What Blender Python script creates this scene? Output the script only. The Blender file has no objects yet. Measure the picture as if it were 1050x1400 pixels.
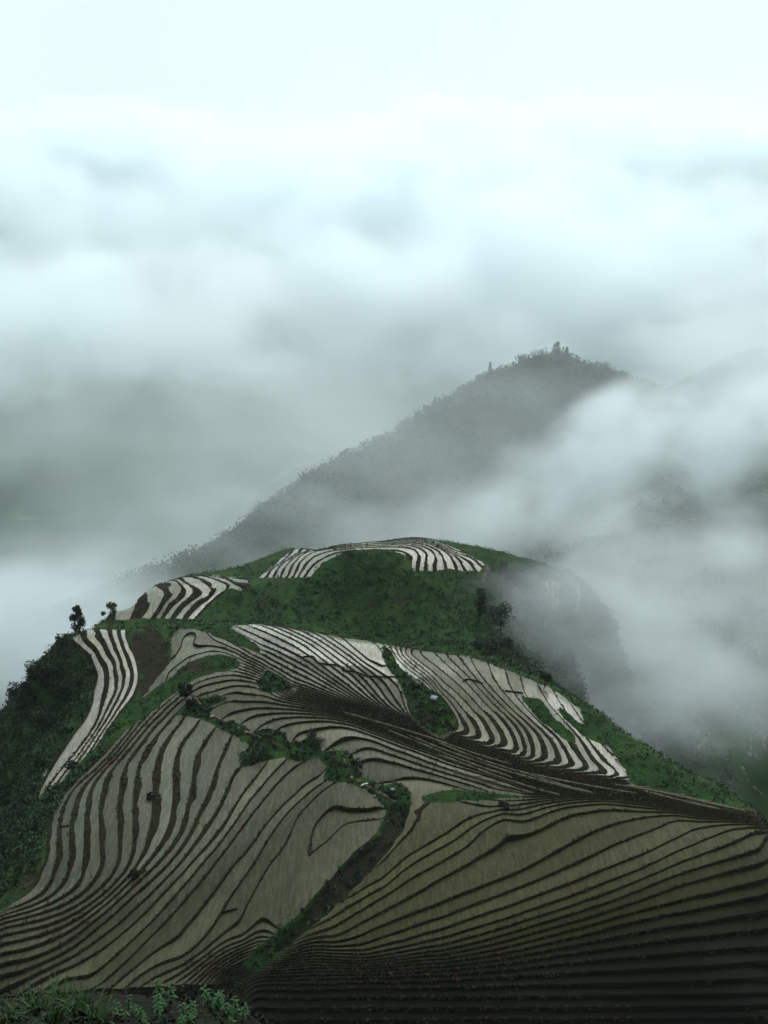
import bpy, math, random
import numpy as np
from mathutils import Vector

R = math.radians
random.seed(7)
rng = np.random.default_rng(11)
S = bpy.context.scene
COL = S.collection

# ------------------------------------------------------------------ camera
PITCH = R(20.0)
F = 1374.0                       # focal length in pixels of the 1050 x 1400 frame
cam_d = bpy.data.cameras.new("camera")
cam = bpy.data.objects.new("camera", cam_d)
COL.objects.link(cam)
cam.location = (0, 0, 0)
cam.rotation_euler = (R(90) - PITCH, 0, 0)
cam_d.sensor_fit = 'VERTICAL'
cam_d.sensor_height = 36.0
cam_d.lens = 36.0 * F / 1400.0
cam_d.clip_start = 0.5
cam_d.clip_end = 20000
S.camera = cam

# ------------------------------------------------------------------ sky, sun, exposure
SUN_EL, SUN_AZ = R(42), R(22)    # a pale disc behind the cloud, ahead and a little to the right
world = bpy.data.worlds.new("World")
S.world = world
world.use_nodes = True
wt = world.node_tree
for n in list(wt.nodes):
    wt.nodes.remove(n)
def wn(kind, **kw):
    nd = wt.nodes.new(kind)
    for k, v in kw.items():
        setattr(nd, k, v)
    return nd
w_out = wn('ShaderNodeOutputWorld')
w_bg = wn('ShaderNodeBackground')
w_bg.inputs['Strength'].default_value = 0.1
sky = wn('ShaderNodeTexSky', sky_type='NISHITA', sun_disc=False, sun_elevation=SUN_EL, sun_rotation=SUN_AZ)
# overcast: cloud cover mixed over the clear sky, brighter ahead, dull behind
tc = wn('ShaderNodeTexCoord')
sep = wn('ShaderNodeSeparateXYZ')
wt.links.new(tc.outputs['Generated'], sep.inputs[0])
nz = wn('ShaderNodeTexNoise')
nz.inputs['Scale'].default_value = 2.2
nz.inputs['Detail'].default_value = 5
wt.links.new(tc.outputs['Generated'], nz.inputs['Vector'])
side = wn('ShaderNodeMapRange', interpolation_type='SMOOTHSTEP')
side.inputs['From Min'].default_value = -0.75
side.inputs['From Max'].default_value = 0.7
wt.links.new(sep.outputs['Y'], side.inputs['Value'])
cl = wn('ShaderNodeMix', data_type='RGBA')
cl.inputs['A'].default_value = (2.0, 2.2, 2.3, 1)
cl.inputs['B'].default_value = (8.9, 10.4, 10.7, 1)
wt.links.new(side.outputs['Result'], cl.inputs['Factor'])
cl2 = wn('ShaderNodeMix', data_type='RGBA', blend_type='MULTIPLY')
cl2.inputs['Factor'].default_value = 0.22
wt.links.new(cl.outputs['Result'], cl2.inputs['A'])
ramp = wn('ShaderNodeMapRange')
ramp.inputs['From Min'].default_value = 0.35
ramp.inputs['From Max'].default_value = 0.65
ramp.inputs['To Min'].default_value = 0.75
ramp.inputs['To Max'].default_value = 1.15
wt.links.new(nz.outputs['Fac'], ramp.inputs['Value'])
wt.links.new(ramp.outputs['Result'], cl2.inputs['B'])
up = wn('ShaderNodeMapRange', interpolation_type='SMOOTHSTEP')      # an overcast sky is about three times brighter overhead
up.inputs['From Min'].default_value = 0.12
up.inputs['From Max'].default_value = 0.95
up.inputs['To Min'].default_value = 1.0
up.inputs['To Max'].default_value = 2.7
wt.links.new(sep.outputs['Z'], up.inputs['Value'])
cl3 = wn('ShaderNodeMix', data_type='RGBA', blend_type='MULTIPLY')
cl3.inputs['Factor'].default_value = 1.0
wt.links.new(cl2.outputs['Result'], cl3.inputs['A'])
wt.links.new(up.outputs['Result'], cl3.inputs['B'])
mx = wn('ShaderNodeMix', data_type='RGBA')
mx.inputs['Factor'].default_value = 0.93
wt.links.new(sky.outputs['Color'], mx.inputs['A'])
wt.links.new(cl3.outputs['Result'], mx.inputs['B'])
wt.links.new(mx.outputs['Result'], w_bg.inputs['Color'])
wt.links.new(w_bg.outputs[0], w_out.inputs['Surface'])

sun_d = bpy.data.lights.new("sun", 'SUN')
sun = bpy.data.objects.new("sun", sun_d)
COL.objects.link(sun)
sun_d.energy = 1.5
sun_d.angle = R(40)
sun_d.color = (1.0, 0.97, 0.92)
sv = Vector((math.sin(SUN_AZ) * math.cos(SUN_EL), math.cos(SUN_AZ) * math.cos(SUN_EL), math.sin(SUN_EL)))
sun.rotation_euler = sv.to_track_quat('Z', 'Y').to_euler()

S.view_settings.view_transform = 'Standard'
S.view_settings.look = 'None'
S.view_settings.exposure = 0.0
S.view_settings.gamma = 1.0
S.view_settings.use_curve_mapping = False
S.render.engine = 'CYCLES'
S.cycles.max_bounces = 12
S.cycles.diffuse_bounces = 2
S.cycles.glossy_bounces = 2
S.cycles.volume_bounces = 9
S.cycles.volume_step_rate = 1.0
S.cycles.use_denoising = True
S.cycles.use_adaptive_sampling = True

# ------------------------------------------------------------------ helpers
cP, sP = math.cos(PITCH), math.sin(PITCH)
def ray(px, py):
    """tan of the angle below the horizon along the view's ground bearing, and x/y slope of the bearing"""
    r = (np.asarray(px, float) - 525) / F
    u = (700 - np.asarray(py, float)) / F
    return r, cP + u * sP, -sP + u * cP        # world direction x, y, z
def at_z(px, py, z):
    dx, dy, dz = ray(px, py)
    t = z / dz
    return np.stack([dx * t, dy * t, dz * t], -1)
def at_d(px, py, d):
    dx, dy, dz = ray(px, py)
    t = d / dy
    return np.stack([dx * t, dy * t, dz * t], -1)
def project(x, y, z):
    depth = y * cP - z * sP
    depth = np.where(depth < 1, 1, depth)
    return 525 + F * x / depth, 700 - F * (y * sP + z * cP) / depth, depth

def tps_fit(P, v, lam=0.0):
    P = np.asarray(P, float); v = np.asarray(v, float)
    n = len(P)
    d2 = ((P[:, None, :] - P[None, :, :]) ** 2).sum(-1)
    K = 0.5 * d2 * np.log(d2 + 1e-9) + lam * np.eye(n)
    Q = np.concatenate([np.ones((n, 1)), P], 1)
    A = np.block([[K, Q], [Q.T, np.zeros((3, 3))]])
    w = np.linalg.solve(A, np.concatenate([v, np.zeros(3)]))
    return P, w
def tps_eval(fit, X):
    P, w = fit
    X = np.asarray(X, float)
    out = np.empty(len(X))
    for i in range(0, len(X), 20000):
        c = X[i:i + 20000]
        d2 = ((c[:, None, :] - P[None, :, :]) ** 2).sum(-1)
        out[i:i + 20000] = (0.5 * d2 * np.log(d2 + 1e-9)) @ w[:-3] + w[-3] + c @ w[-2:]
    return out

_lat = np.random.default_rng(5).random((256, 256))
def vnoise(x, y):
    xi = np.floor(x).astype(int); yi = np.floor(y).astype(int)
    fx = x - xi; fy = y - yi
    fx = fx * fx * (3 - 2 * fx); fy = fy * fy * (3 - 2 * fy)
    a = _lat[xi & 255, yi & 255]; b = _lat[(xi + 1) & 255, yi & 255]
    c = _lat[xi & 255, (yi + 1) & 255]; d = _lat[(xi + 1) & 255, (yi + 1) & 255]
    return a + (b - a) * fx + (c - a) * fy + (a - b - c + d) * fx * fy
def fbm(x, y, oct=4):
    s = 0; a = 0.5
    for o in range(oct):
        s = s + a * (vnoise(x * 2 ** o + 17.3 * o, y * 2 ** o + 9.1 * o) - 0.5)
        a *= 0.5
    return s

def sd_poly(px, py, poly):
    """signed distance (positive inside) in the polygon's own units"""
    poly = np.asarray(poly, float)
    a = poly; b = np.roll(poly, -1, 0)
    best = np.full(px.shape, 1e18)
    ins = np.zeros(px.shape, bool)
    for (ax, ay), (bx, by) in zip(a, b):
        ex, ey = bx - ax, by - ay
        wx, wy = px - ax, py - ay
        t = np.clip((wx * ex + wy * ey) / (ex * ex + ey * ey + 1e-12), 0, 1)
        best = np.minimum(best, (wx - t * ex) ** 2 + (wy - t * ey) ** 2)
        c = (ay > py) != (by > py)
        with np.errstate(divide='ignore', invalid='ignore'):
            xs = ax + (py - ay) * ex / (ey if ey != 0 else 1e-9)
        ins ^= c & (px < xs)
    d = np.sqrt(best)
    return np.where(ins, d, -d)

def resample(line, step):
    p = np.asarray(line, float)
    out = [p[0]]
    for a, b in zip(p[:-1], p[1:]):
        L = np.hypot(*(b - a)[:2])
        k = max(1, int(round(L / step)))
        for i in range(1, k + 1):
            out.append(a + (b - a) * i / k)
    return np.array(out)
def smooth_line(line, n=2):
    p = np.asarray(line, float)
    for _ in range(n):       # corner cutting
        q = [p[0]]
        for a, b in zip(p[:-1], p[1:]):
            q += [a * 0.75 + b * 0.25, a * 0.25 + b * 0.75]
        q.append(p[-1])
        p = np.array(q)
    return p

def mesh_obj(name, V, Fc, mat, kind=None, parent=None, attrs=None, smooth=False):
    """V (N,3); Fc (M,3) or (M,4) int array, or list of such"""
    me = bpy.data.meshes.new(name)
    faces = Fc if isinstance(Fc, list) else [Fc]
    faces = [np.asarray(f, np.int32) for f in faces if len(f)]
    nl = sum(f.size for f in faces); nf = sum(len(f) for f in faces)
    me.vertices.add(len(V)); me.loops.add(nl); me.polygons.add(nf)
    me.vertices.foreach_set('co', np.ascontiguousarray(V, np.float32).ravel())
    me.loops.foreach_set('vertex_index', np.concatenate([f.ravel() for f in faces]))
    tot = np.concatenate([np.full(len(f), f.shape[1], np.int32) for f in faces])
    st = np.concatenate([[0], np.cumsum(tot)[:-1]]).astype(np.int32)
    me.polygons.foreach_set('loop_start', st)
    if smooth:
        me.polygons.foreach_set('use_smooth', np.ones(nf, bool))
    me.update(calc_edges=True)
    for k, v in (attrs or {}).items():
        v = np.asarray(v, np.float32)
        if v.ndim == 2:
            a = me.attributes.new(k, 'FLOAT_COLOR', 'POINT')
            a.data.foreach_set('color', np.concatenate([v, np.ones((len(v), 1), np.float32)], 1).ravel())
        else:
            a = me.attributes.new(k, 'FLOAT', 'POINT')
            a.data.foreach_set('value', v)
    if mat:
        me.materials.append(mat)
    o = bpy.data.objects.new(name, me)
    COL.objects.link(o)
    if kind:
        o['kind'] = kind
    if parent:
        o.parent = parent
    return o
def tag(o, label, cat, group=None):
    o['label'] = label; o['category'] = cat
    if group:
        o['group'] = group
    return o
def weld(T):
    """T (M,3,A) triangles with per-corner attributes -> unique vertices (N,A), faces (M,3)"""
    flat = T.reshape(-1, T.shape[2])
    q = np.round(flat[:, :3] * 500).astype(np.int64)
    q -= q.min(0)
    key = (q[:, 0] * 2097152 + q[:, 1]) * 1048576 + q[:, 2]
    _, idx, inv = np.unique(key, return_index=True, return_inverse=True)
    Fc = inv.reshape(-1, 3)
    ok = (Fc[:, 0] != Fc[:, 1]) & (Fc[:, 1] != Fc[:, 2]) & (Fc[:, 0] != Fc[:, 2])
    return flat[idx], Fc[ok]
def clip(T, f):
    """split triangles T (M,3,A) at f (M,3) == 0 -> (positive part, negative part)"""
    pos = f >= 0
    c = pos.sum(1)
    P = [T[c == 3]]; N = [T[c == 0]]
    for cnt, same, other in ((1, P, N), (2, N, P)):
        s = c == cnt
        if not s.any():
            continue
        t = T[s]; g = f[s]; p = pos[s]
        lone = np.argmax(p if cnt == 1 else ~p, 1)
        r = (lone[:, None] + np.arange(3)[None]) % 3
        ar = np.arange(len(t))[:, None]
        t = t[ar, r]; g = g[ar, r]
        w1 = g[:, 0] / (g[:, 0] - g[:, 1]); w2 = g[:, 0] / (g[:, 0] - g[:, 2])
        e1 = t[:, 0] + (t[:, 1] - t[:, 0]) * w1[:, None]
        e2 = t[:, 0] + (t[:, 2] - t[:, 0]) * w2[:, None]
        same.append(np.stack([t[:, 0], e1, e2], 1))
        other.append(np.stack([e1, t[:, 1], t[:, 2]], 1))
        other.append(np.stack([e1, t[:, 2], e2], 1))
    return np.concatenate(P), np.concatenate(N)

# ------------------------------------------------------------------ materials
def new_mat(name):
    m = bpy.data.materials.new(name)
    m.use_nodes = True
    nt = m.node_tree
    return m, nt, nt.nodes['Principled BSDF']
def nd(nt, kind, **kw):
    n = nt.nodes.new(kind)
    for k, v in kw.items():
        setattr(n, k, v)
    return n
def noise(nt, scale, detail=3, stretch=None, rough=0.55):
    co = nd(nt, 'ShaderNodeTexCoord')
    t = nd(nt, 'ShaderNodeTexNoise')
    t.inputs['Scale'].default_value = scale
    t.inputs['Detail'].default_value = detail
    t.inputs['Roughness'].default_value = rough
    if stretch:
        mp = nd(nt, 'ShaderNodeMapping')
        mp.inputs['Scale'].default_value = stretch
        nt.links.new(co.outputs['Object'], mp.inputs['Vector'])
        nt.links.new(mp.outputs[0], t.inputs['Vector'])
    else:
        nt.links.new(co.outputs['Object'], t.inputs['Vector'])
    return t.outputs['Fac']
def rng_map(nt, fac, a, b, lo=0.0, hi=1.0):
    m = nd(nt, 'ShaderNodeMapRange')
    m.inputs['From Min'].default_value = a; m.inputs['From Max'].default_value = b
    m.inputs['To Min'].default_value = lo; m.inputs['To Max'].default_value = hi
    nt.links.new(fac, m.inputs['Value'])
    return m.outputs['Result']
def mixc(nt, fac, a, b, blend='MIX'):
    m = nd(nt, 'ShaderNodeMix', data_type='RGBA', blend_type=blend)
    for sock, v in (('Factor', fac), ('A', a), ('B', b)):
        if isinstance(v, (int, float)):
            m.inputs[sock].default_value = v
        elif isinstance(v, tuple):
            m.inputs[sock].default_value = (*v, 1)
        else:
            nt.links.new(v, m.inputs[sock])
    return m.outputs['Result']
def ground_mat(name, cols, scales, rough=0.95, bump=0.0, bscale=3.0):
    """cols: base plus layers mixed in by noise at the given scales"""
    m, nt, b = new_mat(name)
    c = cols[0]
    for k, (col, (sc, lo, hi)) in enumerate(zip(cols[1:], scales)):
        c = mixc(nt, rng_map(nt, noise(nt, sc, 4), lo, hi), c, col)
    nt.links.new(c, b.inputs['Base Color']) if not isinstance(c, tuple) else None
    b.inputs['Roughness'].default_value = rough
    b.inputs['Specular IOR Level'].default_value = 0.1
    if bump:
        bp = nd(nt, 'ShaderNodeBump')
        bp.inputs['Strength'].default_value = bump
        bp.inputs['Distance'].default_value = 0.3
        nt.links.new(noise(nt, bscale, 4), bp.inputs['Height'])
        nt.links.new(bp.outputs[0], b.inputs['Normal'])
    return m
BANK = ground_mat('terrace_bank_soil', [(.015, .011, .005), (.010, .013, .0045), (.024, .011, .0055), (.006, .0055, .003)],
                  [(0.35, .47, .56), (0.16, .60, .70), (1.6, .52, .66)], bump=0.6, bscale=2.5)
GREEN = ground_mat('hillside_turf', [(.012, .035, .008), (.008, .023, .0055), (.024, .048, .010), (.020, .018, .008)],
                   [(0.5, .45, .6), (0.12, .52, .66), (0.07, .60, .70)], bump=0.8, bscale=1.4)
VIGNETTE_SOIL = ground_mat('vignetted_bank_soil', [(.0035, .003, .0016), (.003, .005, .0015), (.016, .005, .003)], [(0.4, .48, .58), (1.1, .60, .70)], bump=0.6, bscale=2.5)  # bank soil turned near black: vignette painted into the colour
BED = ground_mat('stream_bed', [(.0075, .0065, .0035), (.008, .012, .004), (.018, .013, .008)], [(0.5, .48, .58), (1.3, .56, .68)], bump=0.8, bscale=2.0)
def paddy_mat():
    m, nt, b = new_mat('paddy_water')
    at = nd(nt, 'ShaderNodeAttribute', attribute_name='tone')
    rows = noise(nt, 1.0, 2, stretch=(2.3, 0.35, 1.0))
    dots = noise(nt, 2.6, 2)
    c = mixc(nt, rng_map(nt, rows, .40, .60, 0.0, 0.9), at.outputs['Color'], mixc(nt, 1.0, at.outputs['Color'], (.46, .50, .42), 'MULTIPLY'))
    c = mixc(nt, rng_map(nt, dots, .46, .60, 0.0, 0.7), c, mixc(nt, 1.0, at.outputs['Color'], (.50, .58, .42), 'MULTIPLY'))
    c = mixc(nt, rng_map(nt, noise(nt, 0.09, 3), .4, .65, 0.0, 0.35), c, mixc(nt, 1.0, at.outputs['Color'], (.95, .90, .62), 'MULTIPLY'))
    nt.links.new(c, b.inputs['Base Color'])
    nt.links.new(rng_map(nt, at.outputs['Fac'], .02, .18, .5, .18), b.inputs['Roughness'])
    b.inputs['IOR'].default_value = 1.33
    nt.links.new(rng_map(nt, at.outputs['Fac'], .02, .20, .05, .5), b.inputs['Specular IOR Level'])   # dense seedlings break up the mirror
    return m
PADDY = paddy_mat()

# ------------------------------------------------------------------ the terraced hill: shape of the land
# pixel x, pixel y, height: what is seen of the slope; the camera is at height 0
LAND = [
 # slope below the stream, nearest
 (700,1390,-113.5),(1050,1390,-114),(500,1370,-112.6),(345,1322,-110.2),(800,1300,-110.2),(1050,1250,-108.6),(600,1250,-107.4),
 (820,1110,-102.6),(1050,1150,-105),(562,1125,-103.2),(700,1180,-105),(500,1290,-109.3),(430,1290,-109.4),
 (743,1094,-102),(846,1089,-102),(927,1106,-102.8),(1032,1117,-103.7),(650,1100,-102.3),
 # steep band and its top
 (505,974,-97.4),(600,1008,-98.7),(700,1040,-99.7),(860,1072,-101.1),(950,1090,-102),(1045,1111,-103.3),
 (484,1000,-98.9),(509,1015,-99.6),(580,1044,-100.5),(700,1075,-101.3),(496,1040,-101),(534,1072,-102.1),(427,1002,-98.8),(442,1028,-100.2),
 (400,977,-97.4),(330,954,-96.4),(290,970,-97.4),
 # left side, falling to the stream
 (60,1170,-97.5),(30,1216,-98.5),(0,1250,-99.8),(100,1190,-99.3),(60,1225,-100.2),(100,1100,-96.7),(163,1008,-96.3),(248,945,-95.6),(235,1100,-99.4),(190,1200,-101.8),(0,1345,-104),
 (100,1300,-104.2),(200,1342,-106.4),(290,1330,-107.6),(350,1180,-104.2),(430,1062,-102),(470,1110,-103.2),(317,1007,-99.2),(267,1000,-98),
 (414,1240,-106),(345,1308,-108.4),(300,1250,-105.6),(500,1145,-104),(380,1036,-100.8),
 # stream bed below the bank
 (520,1170,-104.8),(450,1250,-107.8),(380,1305,-109.6),
 # upper fields
 (320,920,-94.8),(270,924,-94.9),(288,890,-93.2),(290,873,-92.5),(240,866,-92.6),(240,905,-94),(420,945,-95.2),(311,860,-91.6),(400,906,-92.8),
 (400,865,-90.8),(465,910,-92.4),(526,963,-95.9),(505,912,-91.9),(553,954,-94.4),(584,1000,-97.9),(595,955,-94.2),(520,890,-91),(355,930,-95.2),
 # right fields
 (600,905,-91.6),(629,990,-97.5),(661,964,-96),(699,1012,-98.8),(640,904,-92),(693,927,-94),(733,1001,-98.2),(773,1044,-100.2),(744,948,-96),
 (800,1010,-99.4),(776,960,-97.5),(855,1066,-101.2),(825,1056,-100.9),
 # turf slope on the right
 (850,1000,-103),(900,1030,-105.6),(1000,1085,-108),(820,975,-101.5),(950,1060,-107),(900,1075,-103.8),(1010,1097,-106),
 # left flank
 (100,872,-94.8),(190,862,-93.6),(180,930,-95.8),(140,960,-98.3),(60,1080,-104.2),(110,1020,-101.4),(215,922,-94.6),(200,950,-95.8),
 (50,935,-105),(100,910,-99.5),(0,1000,-113),(0,1120,-118),(40,1040,-109),(250,848,-91.6),(320,853,-91.4),(90,960,-105),
 # next rise behind: strips on the left, green dome with strips on the right
 (150,838,-105),(190,840,-105.5),(250,838,-106),(200,808,-104),(250,797,-104),(340,797,-105.5),(300,830,-108.5),
 (400,830,-107),(500,866,-114.5),(640,882,-114.5),(480,752,-101.8),(480,800,-107),(600,830,-110),(640,790,-107.5),(690,860,-114.5),(560,740,-104),
 (463,746,-104),(400,770,-105.2),(360,788,-106.2),(423,786,-104.6),(570,775,-104.6),(650,777,-106.6),(617,757,-105.2),(690,790,-110),
 (757,800,-117),(785,826,-122.5),(830,856,-130),(850,900,-140),(780,890,-126),(740,900,-122),(722,786,-112.5),(720,870,-120),
]
LP = []
for q, (a, b, z) in enumerate(LAND):
    if z > -115 and not (b < 848 or (a > 390 and b < 870 and z < -105) or (a < 110 and z < -104)):
        z = -102 + 0.65 * (z + 102)          # gentle relief
    LP.append(at_z(a, b, z))
# hidden ground: pixel column at distance y, height
for (a, y, z) in [(-80,118,-106),(-55,130,-108),(-115,110,-105),(-150,120,-112),(-150,110,-112),(-150,150,-128),(-150,200,-150),(-150,260,-160),(0,215,-140),(0,260,-165),
                  (250,207,-104.5),(180,209,-106.5),(330,209,-105.5),(420,207,-105.5),(500,203,-106),(620,197,-106.5),(700,192,-106.5),(760,187,-107.5),
                  (480,272,-112),(560,285,-114),(400,285,-116),(640,280,-116),(250,256,-113),(340,260,-115),(250,285,-130),(500,320,-150),(700,300,-160),(330,310,-150),(150,320,-185),
                  (850,200,-136),(900,185,-140),(1000,180,-152),(1100,160,-150),(1150,140,-140),(1200,200,-190),(1050,230,-200),(900,250,-190),(800,300,-215),(800,250,-160),(1200,300,-240),(1000,320,-240),
                  (150,225,-120),(100,235,-140),(1150,108,-111),(1150,125,-107.5),(-160,100,-113),(-150,85,-122),
                  (0,85,-115),(350,88,-117.5),(700,90,-119),(1050,92,-119.5),(1200,90,-121),(200,62,-119),(500,62,-121),(900,62,-121),(525,330,-160)]:
    LP.append(at_d(a, 900, y) * np.array([1, 1, 0]) + np.array([0, 0, z]))
LP = np.array(LP)
SC = np.array([1.0, 0.8]) / 30.0
base_fit = tps_fit(LP[:, :2] * SC, LP[:, 2], 0.004)

X0, X1, Y0, Y1, DX = -112.0, 128.0, 58.0, 330.0, 0.62
gx = np.arange(X0, X1, DX); gy = np.arange(Y0, Y1, DX)
NX, NY = len(gx), len(gy)
GX, GY = np.meshgrid(gx, gy)
cgx = np.arange(X0, X1 + 2, 2.0); cgy = np.arange(Y0, Y1 + 2, 2.0)
def bil(cg, x, y):
    """bilinear read of a 2 m grid"""
    u = np.clip((x - X0) / 2.0, 0, cg.shape[1] - 1.001); v = np.clip((y - Y0) / 2.0, 0, cg.shape[0] - 1.001)
    i = u.astype(int); j = v.astype(int); fu = u - i; fv = v - j
    return cg[j, i] * (1 - fu) * (1 - fv) + cg[j, i + 1] * fu * (1 - fv) + cg[j + 1, i] * (1 - fu) * fv + cg[j + 1, i + 1] * fu * fv
CX, CY = np.meshgrid(cgx, cgy)
BASE = tps_eval(base_fit, np.stack([CX.ravel(), CY.ravel()], 1) * SC).reshape(CX.shape)
def first_hit(px, py, dmin=60.0, dmax=320.0):
    """where the line of sight through a pixel first meets the land"""
    px = np.atleast_1d(np.asarray(px, float)); py = np.atleast_1d(np.asarray(py, float))
    dx, dy, dz = ray(px, py)
    res = np.full(px.shape, np.nan)
    ds = np.arange(dmin, dmax, 0.5)
    prev = None
    for d in ds:
        t = d / dy
        g = dz * t - bil(BASE, dx * t, np.full(px.shape, d))
        if prev is not None:
            h = np.isnan(res) & (g < 0) & (prev >= 0)
            res[h] = d - 0.5 * (-g[h]) / (prev[h] - g[h] + 1e-9)
        prev = g
    t = res / dy
    return np.stack([dx * t, dy * t, dz * t], -1)

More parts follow.
